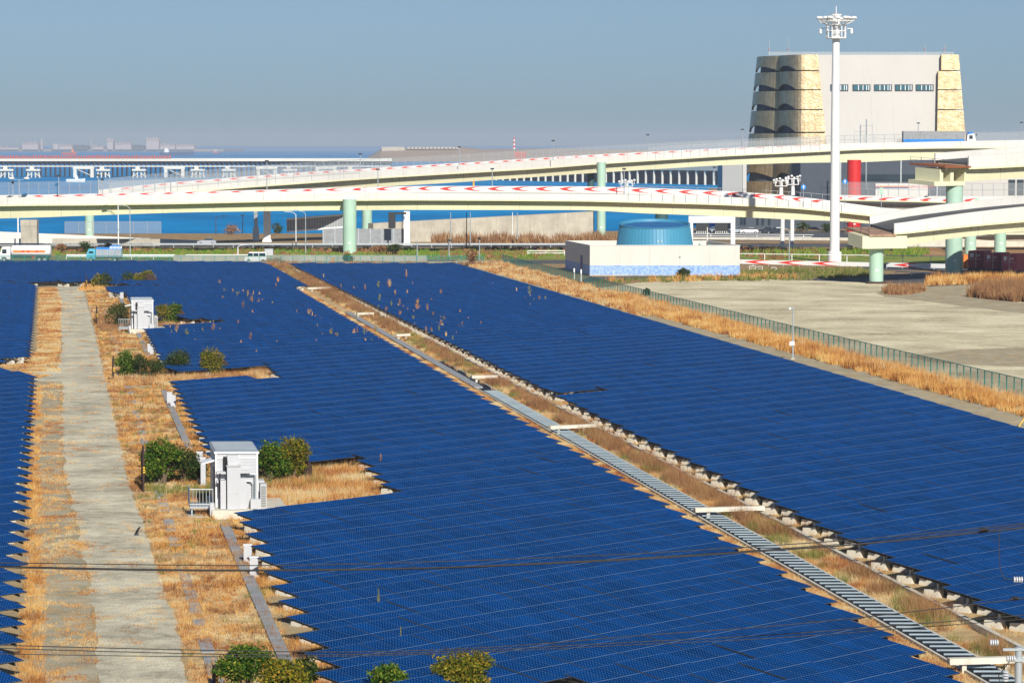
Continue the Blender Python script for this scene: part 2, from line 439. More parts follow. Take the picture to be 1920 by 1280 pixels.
# white concrete beams across the channel
for i, (xa, xb, y, lb) in enumerate([(1778, 1925, 1262, 'white concrete beam crossing the channel at the bottom right corner of the picture'),
        (1302, 1432, 972, 'long white concrete beam crossing the channel, nearest but one to the camera'),
        (1030, 1116, 814, 'white concrete beam crossing the channel right of the middle of the picture'),
        (884, 932, 717, 'white concrete beam across the channel, third from its far end'),
        (742, 768, 637, 'small white concrete beam across the channel, second from its far end'),
        (664, 700, 596, 'small white concrete beam across the channel, close to the far edge of the fields'),
        (576, 622, 547, 'farthest white concrete beam across the channel')]):
    a = G(xa, y, 0); b = G(xb, y-(4 if i < 3 else 1), 0); o_ = a.copy(); d = (b-a); nrm = Vector((-d.y, d.x, 0)).normalized()*.22
    t = thing('crossing_beam', lb, 'beam', a, 0, 'white concrete beams across the channel')
    mb = MB(); z0, z1 = .38, .62
    mb.hexa([p+Vector((0,0,z0)) for p in (-nrm, d-nrm, d+nrm, nrm)], [p+Vector((0,0,z1)) for p in (-nrm*.8, d-nrm*.8, d+nrm*.8, nrm*.8)])
    mb.build('beam', M['lightconc'], t)
    for f in (.2, .75):
        c = d*f; mb = MB(); mb.box((c.x-.09, c.y-.09, 0), (c.x+.09, c.y+.09, z0)); mb.build('leg', M['lightconc'], t)

# bare lot on the right, access road, verges
patch('bare_lot', None, .008, 'lot', world=[F(3.86, 90), G(1115, 541), G(1210, 528), G(1420, 524), G(1920, 524), Vector((260, 440, 0)), Vector((260, 90, 0))])
patch('lot_dark_patch', [(1700,668),(1800,655),(1960,650),(1960,690),(1850,684),(1760,680)], .012, 'dirt', 1.2, 3)
patch('lot_pale_track', [(1480,596),(1600,583),(1720,576),(1740,580),(1620,592),(1520,602)], .012, 'lot', .8, 3)
patch('lot_asphalt', [(1490,519),(1700,513),(1960,510),(1960,540),(1840,548),(1790,556),(1850,566),(1960,578),(1960,568),(1700,552),(1600,542),(1540,532),(1420,524)][:5]+[(1700,533),(1560,527),(1440,523)], .014, 'asphalt', .6, 3)
patch('lot_access_track', [(1640,548),(1760,536),(1830,534),(1835,548),(1850,560),(1960,572),(1960,592),(1840,578),(1720,563),(1660,556)], .016, 'dirt', .6, 2)
patch('building_apron', [(1085,528),(1500,521),(1500,517),(1380,512),(1106,519)], .012, 'asphalt')
patch('apron_weeds', [(1110,530),(1200,523),(1340,521),(1470,519),(1600,517),(1560,521),(1420,524),(1210,528)], .018, 'reddirt', .5, 3)
patch('left_road', None, .008, 'asphalt', world=[Vector((-110, 548, 0)), Vector((20, 548, 0)), Vector((20, 566, 0)), Vector((-110, 566, 0))])
patch('verge_strip', None, .010, 'verge', world=[Vector((-120, 568, 0)), Vector((45, 568, 0)), Vector((45, 630, 0)), Vector((-120, 630, 0))])
patch('brown_verge', None, .012, 'reddirt', 3, 6, world=[Vector((10, 560, 0)), Vector((70, 560, 0)), Vector((75, 620, 0)), Vector((22, 622, 0))])
patch('back_road', None, .014, 'asphalt', world=[Vector((-130, 636, 0)), Vector((90, 636, 0)), Vector((90, 662, 0)), Vector((-130, 662, 0))])
patch('brown_field', None, .010, 'reddirt', 2, 8, world=[Vector((48, 560, 0)), Vector((190, 540, 0)), Vector((190, 668, 0)), Vector((48, 668, 0))])
patch('green_field_strip', None, .014, 'verge', 2, 6, world=[Vector((40, 560, 0)), Vector((82, 545, 0)), Vector((84, 586, 0)), Vector((40, 590, 0))])
patch('railway_yard', None, .018, 'asphalt', world=[Vector((60, 520, 0)), Vector((200, 500, 0)), Vector((200, 524, 0)), Vector((60, 536, 0))])
patch('car_park', None, .018, 'asphalt', world=[Vector((28, 680, 0)), Vector((150, 680, 0)), Vector((150, 760, 0)), Vector((40, 760, 0))])

# landfill island with earth slopes (far right of the bay)
def ridge(name, pts, depth, mat, z0=-3.2):
    """pts: (x m, height m) ridge line; a mound with sloping front and back"""
    mb = MB(); n = len(pts); Y = pts[0][2]
    front = [Vector((x-0.02*0, y-h*5-30, z0)) for x, h, y in pts]; top = [Vector((x, y, h)) for x, h, y in pts]
    top2 = [Vector((x, y+depth, h)) for x, h, y in pts]; back = [Vector((x, y+depth+h*5+30, z0)) for x, h, y in pts]
    vs = front+top+top2+back
    fs = []
    for r_ in range(3):
        for i in range(n-1): fs.append((r_*n+i, r_*n+i+1, (r_+1)*n+i+1, (r_+1)*n+i))
    mb.add(vs, fs); return struct(name, mb, mat)
def atx(px, Y): return (px-960)/FPX*Y
Yh = 4600
ridge('landfill_hill', [(atx(690,Yh), 3, Yh), (atx(716,Yh), 15.5, Yh), (atx(760,Yh), 16.5, Yh), (atx(858,Yh), 17, Yh), (atx(900,Yh), 14, Yh), (atx(1000,Yh), 15.0, Yh), (atx(1120,Yh), 15, Yh), (atx(1300,Yh), 12, Yh), (atx(1480,Yh), 10, Yh)], 600, M['hill'])
mb = MB(); 
for i, (a, b) in enumerate(((717, 760),)):
    mb.box((atx(a,Yh), Yh-20, 12), (atx(b,Yh), Yh-10, 16.8+1.4))
for k in range(14):
    xx = 765+k*7; mb.box((atx(xx,Yh), Yh-20, 15), (atx(xx+5,Yh), Yh-12, 17.8+.4))
tag(mb.build('noise_wall', M['conc'], origin=Vector((atx(717,Yh), Yh, 12))), 'long pale wall panels on the crest of the far landfill hill', 'wall')
# far coast across the bay: low land strip and a dozen blocks, tanks and stacks in the haze
Yc = 11500
cstruct = MB(); cstruct.box((atx(-300,Yc), Yc, -3.2), (atx(420,Yc), Yc+900, 4)); struct('far_shore', cstruct, M['hill'])
coast = [(-10,38,8,'b'),(44,74,20,'b'),(78,83,38,'s'),(100,113,22,'t'),(114,138,14,'b'),(140,168,12,'d'),(172,174,44,'s'),(176,196,10,'b'),(203,214,30,'b'),(218,248,20,'b'),(250,272,12,'d'),(276,300,34,'b'),(302,330,16,'b'),(332,366,15,'b'),(400,410,9,'t')]
lbs = ['long low pinkish shed at the left end of the far shore','wide pale warehouse on the far shore','pale square tower standing on the far shore','round pale gas holder on the far shore','flat pale shed just right of the round gas holder','grey-blue shed on the far shore left of the thin chimney','thin pale chimney on the far shore','small low block right of the thin chimney','narrow taller block on the hazy far shore','broad pinkish factory hall on the far shore','dark low shed on the far shore','tall pale boiler house on the far shore above the cargo ship','flat factory hall above the cargo ship bow','last pinkish shed at the right end of the far shore','lone small round tank right of the far shore']
M['farpink'] = simple('far_cladding', (.48,.40,.38), .8, var=.1, scale=.02)
for (a, b, h, k), lb in zip(coast, lbs):
    mb = MB(); x0, x1 = atx(a, Yc), atx(b, Yc); cx = (x0+x1)/2
    if k == 't': mb.lathe((0,0,0), [((x1-x0)/2, 0), ((x1-x0)/2, h*.75), ((x1-x0)/3, h*.95), (1, h)], 20)
    elif k == 's': mb.lathe((0,0,0), [((x1-x0)/2, 0), ((x1-x0)/2*.7, h)], 12)
    else:
        ww = (x1-x0)/2
        mb.box((-ww, 0, 0), (ww, 60, h)); mb.prism([(-ww, -2, h), (-ww, 62, h), (-ww, 30, h+h*.2+1)], (2*ww, 0, 0))
        for q in range(4): mb.box((-ww+ww*.5*q, 10, h), (-ww+ww*.5*q+4, 20, h*1.25+rnd.random()*6))
    o = mb.build('far_factory' if k in 'bd' else ('gas_tank' if k == 't' else 'chimney'), M['slate'] if k == 'd' else M['farpink'], loc=(cx, Yc-10, 4 if k != 't' or a < 300 else -3))
    tag(o, lb, 'building' if k in 'bd' else ('tank' if k == 't' else 'chimney'))

# ================================================================== SOLAR FIELDS
RA = R(41.0); RV = Vector((math.sin(RA), math.cos(RA), 0)); NV = Vector((-math.cos(RA), math.sin(RA), 0))
BA, BP = 3.06, 3.58
TILT = R(9.3); ML, MW = 1.31, .985
ZL = .70
def panelmat():
    m, t, b, o = newmat('solar_cells')
    uv = node(t, 'ShaderNodeUVMap').outputs[0]
    sx = node(t, 'ShaderNodeSeparateXYZ'); t.links.new(uv, sx.inputs[0])
    U, V = sx.outputs[0], sx.outputs[1]
    fu = mth(t, 'FRACT', mth(t, 'DIVIDE', mth(t, 'SUBTRACT', U, .026), .158))
    fv = mth(t, 'FRACT', mth(t, 'DIVIDE', mth(t, 'SUBTRACT', V, .023), .158))
    du = mth(t, 'ABSOLUTE', mth(t, 'SUBTRACT', fu, .5)); dv = mth(t, 'ABSOLUTE', mth(t, 'SUBTRACT', fv, .5))
    dot = mth(t, 'GREATER_THAN', mth(t, 'ADD', du, dv), .81)
    # inner region only
    eu = mth(t, 'ABSOLUTE', mth(t, 'SUBTRACT', U, MW/2)); ev = mth(t, 'ABSOLUTE', mth(t, 'SUBTRACT', V, ML/2))
    fru = mth(t, 'GREATER_THAN', eu, MW/2-.012); frv = mth(t, 'GREATER_THAN', ev, ML/2-.012)
    gap = mth(t, 'GREATER_THAN', mth(t, 'MAXIMUM', du, dv), .485)
    # slight tone difference between cells and between modules
    g = node(t, 'ShaderNodeNewGeometry')
    oi = node(t, 'ShaderNodeObjectInfo')
    n = nz(t, g.outputs['Position'], .55, 2)
    cell = ramp(t, n, [(.3, (.0,.021,.098)), (.7, (.0,.037,.168))])
    tone = mth(t, 'ADD', .86, mth(t, 'MULTIPLY', g.outputs['Random Per Island'], .3))
    tone = mth(t, 'MULTIPLY', tone, mth(t, 'ADD', .93, mth(t, 'MULTIPLY', oi.outputs['Random'], .14)))
    tc = node(t, 'ShaderNodeCombineXYZ'); [t.links.new(tone, tc.inputs[i]) for i in range(3)]
    cell = mixc(t, 1.0, cell, tc.outputs[0], 'MULTIPLY')
    cc = mixc(t, gap, cell, (.010,.05,.17))
    cc = mixc(t, dot, cc, (.08,.26,.52))
    cc = mixc(t, fru, cc, (.03,.07,.14))
    cc = mixc(t, frv, cc, (.17,.25,.37))
    matte_gloss(t, b, o, cc, (.12,.50,1.0), .07, .12)
    return m
M['pv'] = panelmat()
def bay_mesh(rows=(0, 1)):
    me = bpy.data.meshes.new('panel_bay'); vs, fs, mi, uvs = [], [], [], []
    ct, st = math.cos(TILT), math.sin(TILT)
    for r_ in rows:
        for c in range(3):
            x0 = .02+c*1.0; x1 = x0+MW; s0 = r_*(ML+.015); s1 = s0+ML; o = len(vs)
            for dz in (-.045, 0):
                for (x, s) in ((x0,s0),(x1,s0),(x1,s1),(x0,s1)):
                    vs.append((x, s*ct-dz*st*-1*-1, s*st+dz*ct))
            fs += [tuple(o+i for i in f) for f in ((4,5,6,7),(0,3,2,1),(0,1,5,4),(1,2,6,5),(2,3,7,6),(3,0,4,7))]
            mi += [0,1,1,1,1,1]
            uvs += [(0,0),(MW,0),(MW,ML),(0,ML)] + [(0,0)]*20
    # purlins and rafters under the modules
    def bx(a, b):
        o = len(vs)
        for z in (0, 1):
            for (x, s) in ((a[0],a[1]),(b[0],a[1]),(b[0],b[1]),(a[0],b[1])):
                h = a[2] if z == 0 else b[2]; vs.append((x, s*ct, s*st+h))
        for f in ((4,5,6,7),(0,3,2,1),(0,1,5,4),(1,2,6,5),(2,3,7,6),(3,0,4,7)):
            fs.append(tuple(o+i for i in f)); mi.append(1); uvs.extend([(0,0)]*4)
    L = 2*ML
    for s in (.35, 1.0, 1.65, 2.3):
        if (s < ML and 0 in rows) or (s > ML): bx((0, s, -.12), (3.04, s+.06, -.046))
    for x in (.35, 2.6): bx((x, .1, -.22), (x+.07, L-.1, -.121))
    me.from_pydata(vs, [], fs); me.materials.append(M['pv']); me.materials.append(M['dsteel'])
    me.polygons.foreach_set('material_index', mi)
    ul = me.uv_layers.new(name='UVMap'); ul.data.foreach_set('uv', [c for p in uvs for c in p]); me.update()
    return me
BAY = bay_mesh(); HALF = bay_mesh((1,))
def support_mesh():
    mb = MB(); st = math.sin(TILT)
    for s in (.25, 1.55):
        mb.mat(0).hexa([(.45,s-.15,0),(.87,s-.15,0),(.87,s+.75,0),(.45,s+.75,0)], [(.49,s-.12,.40),(.83,s-.12,.40),(.83,s+.72,.34),(.49,s+.72,.34)])
        z = ZL+s*st-.2
        mb.mat(1).box((.6,s,.34), (.69,s+.09,z)); mb.box((.54,s-.06,.385), (.75,s+.15,.42))
    o = mb.build('footing', [M['lightconc'], M['steel']]); me = o.data; bpy.data.objects.remove(o); return me
SUP = support_mesh()
def inpoly(x, y, P):
    c = False; n = len(P); j = n-1
    for i in range(n):
        xi, yi = P[i]; xj, yj = P[j]
        if (yi > y) != (yj > y) and x < (xj-xi)*(y-yi)/(yj-yi)+xi: c = not c
        j = i
    return c
_u = ['','first','second','third','fourth','fifth','sixth','seventh','eighth','ninth','tenth','eleventh','twelfth','thirteenth','fourteenth','fifteenth','sixteenth','seventeenth','eighteenth','nineteenth']
_t = {2:('twenty','twentieth'),3:('thirty','thirtieth'),4:('forty','fortieth'),5:('fifty','fiftieth'),6:('sixty','sixtieth'),7:('seventy','seventieth'),8:('eighty','eightieth'),9:('ninety','ninetieth')}
def ordinal(n):
    if n < 20: return _u[n]
    if n >= 100: return 'hundred-and-'+ordinal(n-100) if n > 100 else 'hundredth'
    a, b = divmod(n, 10); return _t[a][1] if b == 0 else _t[a][0]+'-'+_u[b]
def field(fname, where, poly, O, slot=None):
    P = [(G(x, y, .95).x, G(x, y, .95).y) for x, y in poly]
    P2 = [Vector((x, y, 0))-O for x, y in P]
    ks = [int(math.floor(p.dot(NV)/BP))-1 for p in P2]; iss = [int(math.floor(p.dot(RV)/BA)) for p in P2]
    rows = {}
    for k in range(min(ks)-1, max(ks)+3):
        for i in range(min(iss)-2, max(iss)+3):
            c = O+RV*(BA*(i+.5))+NV*(BP*k+1.3)
            if inpoly(c.x, c.y, P): rows.setdefault(k, []).append(i)
    idx = 0; out = []
    for k in sorted(rows):
        run = []
        runs = []
        for i in rows[k]:
            if run and i != run[-1]+1: runs.append(run); run = []
            run.append(i)
        runs.append(run)
        for run in runs:
            if len(run) < 2: continue
            out.append((k, run))
    # order rows from near to far by their left end
    out.sort(key=lambda kr: (O+RV*(BA*kr[1][0])+NV*(BP*kr[0])).y)
    tot = len(out)
    for j, (k, run) in enumerate(out):
        a = O+RV*(BA*run[0])+NV*(BP*k)
        if j < tot*.6: lb = 'blue solar panel row, %s counted from the camera, in the %s' % (ordinal(j+1) if j else 'nearest', where)
        else: lb = 'blue solar panel row, %s counted from the far end, in the %s' % (ordinal(tot-j) if tot-j > 1 else 'farthest', where)
        t = thing('solar_panel_row', lb, 'solar panels', (a.x, a.y, 0), math.pi/2-RA, 'solar panel rows of the %s' % where)
        for q, i in enumerate(run):
            c = O+RV*(BA*(i+.5))+NV*(BP*k)
            if slot is not None and slot(c): continue
            o = bpy.data.objects.new('panel_bay', BAY); col.objects.link(o); o.parent = t
            dz = rnd.uniform(-.012, .012)+(.04 if rnd.random() < .05 else 0)
            o.location = (BA*q, 0, ZL+dz); o.rotation_euler = (rnd.uniform(-.004,.004), rnd.uniform(-.003,.003), 0)
            if q < 2 or q >= len(run)-1 or (q % 6 == 0 and a.y < 260):
                s = bpy.data.objects.new('footing', SUP); col.objects.link(s); s.parent = t; s.location = (BA*q, 0, 0)
                if q == len(run)-1:
                    s = bpy.data.objects.new('footing', SUP); col.objects.link(s); s.parent = t; s.location = (BA*q+1.1, 0, 0)
    return tot
ZH = ZL+2*ML*math.sin(TILT); CH = 2*ML*math.cos(TILT)
def flat(v): return Vector((v.x, v.y, 0))
mid = [(-60,492),(150,490),(480,491),(500,499),(583,550),(673,604),(797,674),(947,761),(1113,869),(1280,966),(1505,1103),(1677,1189),(1796,1262),(1900,1330),(1160,1330),(1064,1264),(1010,1279),(700,1340),(617,1340),(583,1262),(537,1156),(498,1071),(466,1001),(446,960),(753,919),(685,852),(580,866),(398,884),(335,719),(430,710),(543,709),(498,677),(435,685),(316,690),(281,618),(432,602),(400,597),(343,591),(262,598),(220,539),(357,534),(293,533),(147,525),(0,527),(-60,527)]
right = [(540,494),(552,500),(1485,963),(1613,1025),(1885,1159),(2010,1222),(2010,836),(1916,806),(1779,765),(1583,705),(1373,648),(1100,566),(940,521),(872,494)]
left = [(-500,640),(0,690),(60,707),(55,760),(53,886),(58,1000),(50,1110),(40,1260),(20,1345),(-500,1500)]
farleft = [(-160,531),(55,531),(72,541),(66,650),(30,668),(-160,690)]
Om = flat(G(537,1155.8,ZH))-NV*CH; Or = flat(G(1613.4,1025,ZH))-NV*CH; Ol = flat(G(49.8,1167.7,ZL))-RV*BA
Of = flat(G(71,560,ZL))-RV*BA
sl0, sl1 = flat(G(1052,748,.8)), flat(G(1185,737,.8))
def slot(c):
    d = (sl1-sl0); f = (c-sl0).dot(d)/d.length_squared; p = sl0+d*f
    return -.02 < f < 1.02 and (c-p).length < BP*.5
n1 = field('middle', 'wide middle field', mid, Om)
n2 = field('right', 'right-hand field', right, Or, slot)
n3 = field('left', 'near left field', left, Ol)
n4 = field('far left', 'far left field', farleft, Of)
print('ROWS', n1, n2, n3, n4, 'objects', len(bpy.data.objects))
# a pale access ladder lying in the gap of the right field
lad = thing('access_ladder', 'short pale ladder lying in the dark gap of the right-hand solar field', 'ladder', flat(G(1124,739,.9)), math.atan2((sl1-sl0).y, (sl1-sl0).x))
lad.scale = (.75,.6,.9)
for yy in (-.2, .2):
    mb = MB(); mb.box((0,yy-.03,1.0), (3.6,yy+.03,1.1)); mb.build('rail', M['lightconc'], lad)
for k in range(6):
    mb = MB(); mb.box((.3+k*.6,-.2,1.02), (.36+k*.6,.2,1.06)); mb.build('rung', M['lightconc'], lad)

# ================================================================== VIADUCTS
def interp(tab, x):
    for (a, *A), (b, *B) in zip(tab[:-1], tab[1:]):
        if a <= x <= b:
            f = (x-a)/(b-a); f2 = f
            return [p+(q-p)*f2 for p, q in zip(A, B)]
    return list(tab[-1][1:]) if x > tab[-1][0] else list(tab[0][1:])
def smoothpath(tab, step):
    """tab rows: px, depth, y_top, y_facebottom, y_girderbottom, bank -> world stations with tangents"""
    xs = []; x = tab[0][0]
    while x < tab[-1][0]: xs.append(x); x += step
    xs.append(tab[-1][0])
    rows = []
    for x in xs:
        acc = np.zeros(5); wsum = 0
        for k in range(-4, 5):
            xx = min(max(x+k*step*.9, tab[0][0]), tab[-1][0]); wt = 1.0-abs(k)/5.0
            acc += np.array(interp(tab, xx))*wt; wsum += wt
        d, yt, yf, yg, bank = acc/wsum
        p = D(x, yt, d); rows.append((p, zof(yt, d)-zof(yf, d), zof(yt, d)-zof(yg, d), bank))
    out = []
    for i, (p, hf, hg, bk) in enumerate(rows):
        a = rows[max(0, i-1)][0]; b = rows[min(len(rows)-1, i+1)][0]
        t = Vector((b.x-a.x, b.y-a.y, 0)).normalized(); lat = Vector((-t.y, t.x, 0))
        out.append((p, t, lat, hf, hg, bk))
    return out
def P3(st, l, v):
    p, t, lat, hf, hg, bk = st
    return Vector((p.x, p.y, p.z))+lat*l+Vector((0, 0, v+bk*l))
def viaduct(label, tab, step, width, mats, group, inset=1.3, chev=None, chevface='far', chevspan=(0,1), far_h=1.05, ends=True):
    sts = smoothpath(tab, step); o0 = sts[len(sts)//2][0].copy(); o0.z = 0
    root = thing('viaduct', label, 'viaduct', o0, 0, group)
    mp, mg, md = mats
    def loft(name, prof, m, smooth=False):
        mb = MB(); mb.sweep([[P3(s, l, v)-o0 for l, v in prof(s)] for s in sts]); return mb.build(name, m, root, smooth=smooth)
    W = width
    # near parapet with edge lip, deck, far parapet, girder (two boxes) and cross ribs under the cantilever
    loft('parapet', lambda s: [(0,0),(.28,0),(.28,-1.0),(.34,-1.25),(.34,-s[3]+.3),(0,-s[3]+.3)], mp)
    loft('deck_edge', lambda s: [(-.06,-s[3]+.297),(.5,-s[3]+.297),(.5,-s[3]),(-.06,-s[3])], M['cream'])
    loft('road_deck', lambda s: [(.343,-1.15),(W-.343,-1.15),(W-.343,-1.15-.35),(.343,-1.15-.35)], md)
    loft('parapet', lambda s: [(W-.34,far_h-1.05),(W,far_h-1.05),(W,-1.7),(W-.34,-1.7)], mp)
    loft('girder', lambda s: [(inset,-1.503),(W-inset,-1.503),(W-inset-.4,-s[4]),(inset+.25,-s[4])], mg)
    mb = MB(); acc = 0
    for a, b in zip(sts[:-1], sts[1:]):
        L = (b[0]-a[0]).length; acc += L
        if acc > 2.4:
            acc = 0; t = a[1]*.09
            q = [P3(a, .5, -a[3]+.0), P3(a, inset+.02, -a[3]+.0), P3(a, inset+.02, -a[3]-.55)]
            mb.prism([p-o0-t for p in q], t*2)
    mb.build('bracket', mg, root)['kind'] = 'stuff'
    mb = MB(); acc = 0
    for a, b in zip(sts[:-1], sts[1:]):
        acc += (b[0]-a[0]).length
        if acc > 9.5:
            acc = 0; t = a[1]*.035; up = Vector((0,0,1))
            q = [P3(a, -.012, -.02), P3(a, .0, -.02), P3(a, .0, -a[3]+.32), P3(a, -.012, -a[3]+.32)]
            mb.prism([p-o0-t for p in q], t*2)
            q = [P3(a, inset-.012+.0, -1.8), P3(a, inset+.27, -1.8), P3(a, inset+.27, -a[4]+.02), P3(a, inset+.22, -a[4]+.02)]
            mb.prism([p-o0-t for p in q], t*2)
    mb.build('joint', M['conc'], root)['kind'] = 'stuff'
    if chev:
        per, hA, hB = chev; mb = MB(); mw = MB()
        # sample along the path by length
        cum = [0.0]
        for a, b in zip(sts[:-1], sts[1:]): cum.append(cum[-1]+(b[0]-a[0]).length)
        def at(d):
            d = min(max(d, 0), cum[-1]-1e-3)
            import bisect
            i = min(len(sts)-2, bisect.bisect_right(cum, d)-1); f = (d-cum[i])/(cum[i+1]-cum[i])
            return i, f
        def pt(d, v, off):
            i, f = at(d); l = (W-.34-off) if chevface == 'far' else -off
            return P3(sts[i], l, v).lerp(P3(sts[i+1], l, v), f)-o0
        top = far_h-1.05-.06 if chevface == 'far' else -.08
        c0, c1 = chevspan[0]*cum[-1], chevspan[1]*cum[-1]
        # white painted panel behind the arrows
        d = c0; secs = []
        while d < c1: secs.append([pt(d, top+.03, .02), pt(d, top-hB-.03, .02), pt(d, top-hB-.03, .004), pt(d, top+.03, .004)]); d += 2.0
        mw.sweep(secs); mw.build('white_band', M['white'], root)
        d = c0+per*.2
        while d < c1-per:
            hgt = hA+(hB-hA)*min(1, max(0, (d/cum[-1]-.30)*5))
            for sgn in (1, -1):
                # arm of the arrow: from tip, widening, then tapering into a point at the far end
                o_ = [(0, .5), (.24, .5+.32*sgn), (.48, .5+.46*sgn), (.95, .5+.5*sgn), (.55, .5+.27*sgn), (.38, .5)]
                vs = [pt(d+u*per*.92, top-hgt*(1-v_), .024) for u, v_ in o_]
                mb.add(vs, [(0,1,5), (1,4,5), (1,2,4), (2,3,4)] if sgn > 0 else [(0,5,1), (1,5,4), (1,4,2), (2,4,3)])
            d += per
        c = mb.build('chevron_arrows', M['redmark'], root); c['kind'] = 'stuff'; c['label'] = 'red arrow marks pointing left'
    return root, sts, o0
g_via = 'elevated road viaducts'
tabL = [(-70,612,371,388,412,0.02),(0,610,370,387,410,.02),(60,608,370,386,409,.025),(160,606,368.5,385.5,405,.03),(333,604,366,383,399.5,.045),(500,603,363.5,379,397,.06),(640,602,362.3,377,396,.09),(767,600,362.5,376,395.8,.12),(933,600,363,376.7,396,.125),(1100,600,363.5,378,396,.125),(1200,600,365.5,380.5,402,.12),(1350,600,369,384.5,407,.10),(1500,600,377,392,414,.08),(1590,602,384.5,401,416,.06),(1690,606,395.5,412,426,.04),(1740,608,401,418,432,.03)]
V1, st1, o1 = viaduct('long lower viaduct with red arrow chevrons curving across behind the solar fields', tabL, 12, 9.5, (M['whiteconc'], M['cream'], M['asphalt']), g_via, chev=(4.7, .42, .88), chevspan=(.05, .93), far_h=1.2)
tabU = [(205,628,362.5,376,386,.05),(330,636,350,363,380,.05),(467,648,338.5,352,368,.04),(600,662,328.5,342.5,358,.04),(700,676,322,335.5,352,.04),(833,692,314,327.5,345,.04),(1000,714,303.5,318,333.5,.035),(1127,732,294.5,308,324.5,.03),(1233,744,288,301.5,318,.02),(1350,754,281,294,310.5,.01),(1500,764,274,287,305.5,0),(1620,770,269,281,304.5,0),(1770,772,265.5,278.6,297,0),(1925,770,262.5,278.6,291,0),(1990,768,262,278,289,0)]
V2, st2, o2 = viaduct('upper viaduct climbing to the right past the tapered gold-clad building', tabU, 12, 9.5, (M['whiteconc'], M['cream'], M['asphalt']), g_via, chev=(4.8, .42, .42), chevspan=(.02, .80), far_h=1.05)
# unfinished twin stubs at the right edge
def stubtab(pts): return pts
sx = D(1677, 421, 468); 
tabA = [(1677,468,421,441,466,.10),(1743,471,409.5,433.5,457,.10),(1800,475,401,427,448,.10),(1860,479,394,421.5,442,.10),(1920,484,387.5,416.8,435.8,.10),(2060,500,375,405,424,.1)]
V3, st3, o3 = viaduct('nearest unfinished viaduct stub with a cream box end, on the short pale green pier', tabA, 14, 9.0, (M['whiteconc'], M['cream'], M['asphalt']), g_via, inset=1.0)
tabB = [(1817,507,293.7,318,342,.05),(1870,512,289.5,315.5,338,.05),(1920,517,285.7,313,335,.05),(2060,530,276,304,326,.05)]
V4, st4, o4 = viaduct('upper unfinished viaduct stub with a rust-stained open end, on the tall pale green pier', tabB, 14, 9.0, (M['whiteconc'], M['cream'], M['asphalt']), g_via, inset=1.0)
tabC = [(1730,640,383,393,404,0),(1800,640,382,392,404,0),(1920,640,381,391,403,0),(2000,640,381,391,403,0)]
# open ends of the stubs
def stub_end(root, st, o0, L, rust, box=True):
    t = st[1]; 
    def q(l, v, back): return P3(st, l, v)-t*back-o0
    hg = st[4]
    if box:
        mb = MB(); secs = [[q(l, v, b) for l, v in ((.15,-1.9),(5.4,-1.9),(5.4,-hg-.12),(.15,-hg-.12))] for b in (-2.2, L)]
        mb.sweep(secs); mb.build('box_end', M['cream'], root)
    mb = MB(); secs = [[q(l, v, b) for l, v in ((-.1,-1.62),(9.1,-1.62),(9.1,-1.88),(-.1,-1.88))] for b in (-.4, L*.8)]
    mb.sweep(secs); mb.build('bare_deck_plate', rust, root)
    mb = MB()
    for l in (.1, 3, 6, 8.9): mb.cyl(q(l, -1.62, L*.8), q(l, -.5, L*.8), .04, n=6)
    for v in (-.55, -1.0): mb.cyl(q(.1, v, L*.8), q(8.9, v, L*.8), .025, n=6)
    mb.build('railing', M['dsteel'], root)
    mb = MB()
    for k in range(5): mb.prism([q(.0-.0, -1.9, .6+k*.9), q(1.0, -1.9, .6+k*.9), q(1.0, -2.6, .6+k*.9)], t*.12)
    mb.build('bracket', M['cream'], root)
M['rustplate'] = simple('rusty_deck', (.38,.24,.16), .8, var=.5, scale=.5, stain=.9, dirt=(.25,.07,.02))
stub_end(V3, st3[0], o3, 5.2, M['rustplate'])
stub_end(V4, st4[0], o4, 6.4, M['rust'], False)
# the support bracket of the upper stub
a0 = st4[0]
mb = MB(); t = a0[1]
for b in (2.2, 4.4):
    mb.sweep([[P3(a0, l, v)-t*(b+dd)-o4 for l, v in ((1.2,-2.2),(7.6,-2.2),(7.6,-4.2),(1.2,-4.2))] for dd in (0, .7)])
mb.sweep([[P3(a0, l, v)-t*bb-o4 for l, v in ((1.0,-4.203),(7.8,-4.203),(7.8,-4.9),(1.0,-4.9))] for bb in (0, 6.4)])
mb.build('bearing_frame', M['cream'], V4)

# ------------------------------------------------------------------ piers
def pier(label, x, yb, wpx, ytop, m, Y=None, foot=True, z0=0.0, name='bridge_pier', arms=None):
    Yb = Y or G(x, yb).y; X = atx(x, Yb); r = wpx/2/S(Yb); zt = zof(ytop, Yb)
    t = thing(name, label, 'pier', (X, Yb+r, 0), 0, 'round viaduct piers')
    mb = MB(); mb.lathe((0,0,0), [(r, z0+.03), (r, zt-.35), (r*1.02, zt-.35), (r*1.02, zt)], 32); mb.build('column', m, t, smooth=True)
    mb = MB(); hf = .32 if foot == 'b' else .06; mb.box((-r*1.35,-r*1.3,z0-.5), (r*1.35, r*1.3, z0+hf)); mb.build('footing', M['brown'] if foot == 'b' else M['dirt'], t)
    if arms:
        mb = MB(); mb.box((-.9, r*.3, arms[0]), (.9, arms[2], arms[1])); mb.build('crossbeam', M['cream'], t)
    mb = MB(); mb.box((-.28,-r-.03,z0+1.9), (.28,-r+.1,z0+2.2)); mb.build('name_plate', M['white'], t)
    return t
pier('pale green pier in front of the lower viaduct, left of the picture centre', 655, 475.5, 25.5, 374, M['green'], arms=(8.0, 10.0, 8))
pier('pale green pier of the upper viaduct, seen above and below the lower viaduct', 1127.5, 443, 16.5, 304.5, M['green'], arms=(15.0, 16.8, 8))
pier('bright red pier of the upper viaduct behind the white mast', 1602, 436, 26, 300, M['red'], foot=False)
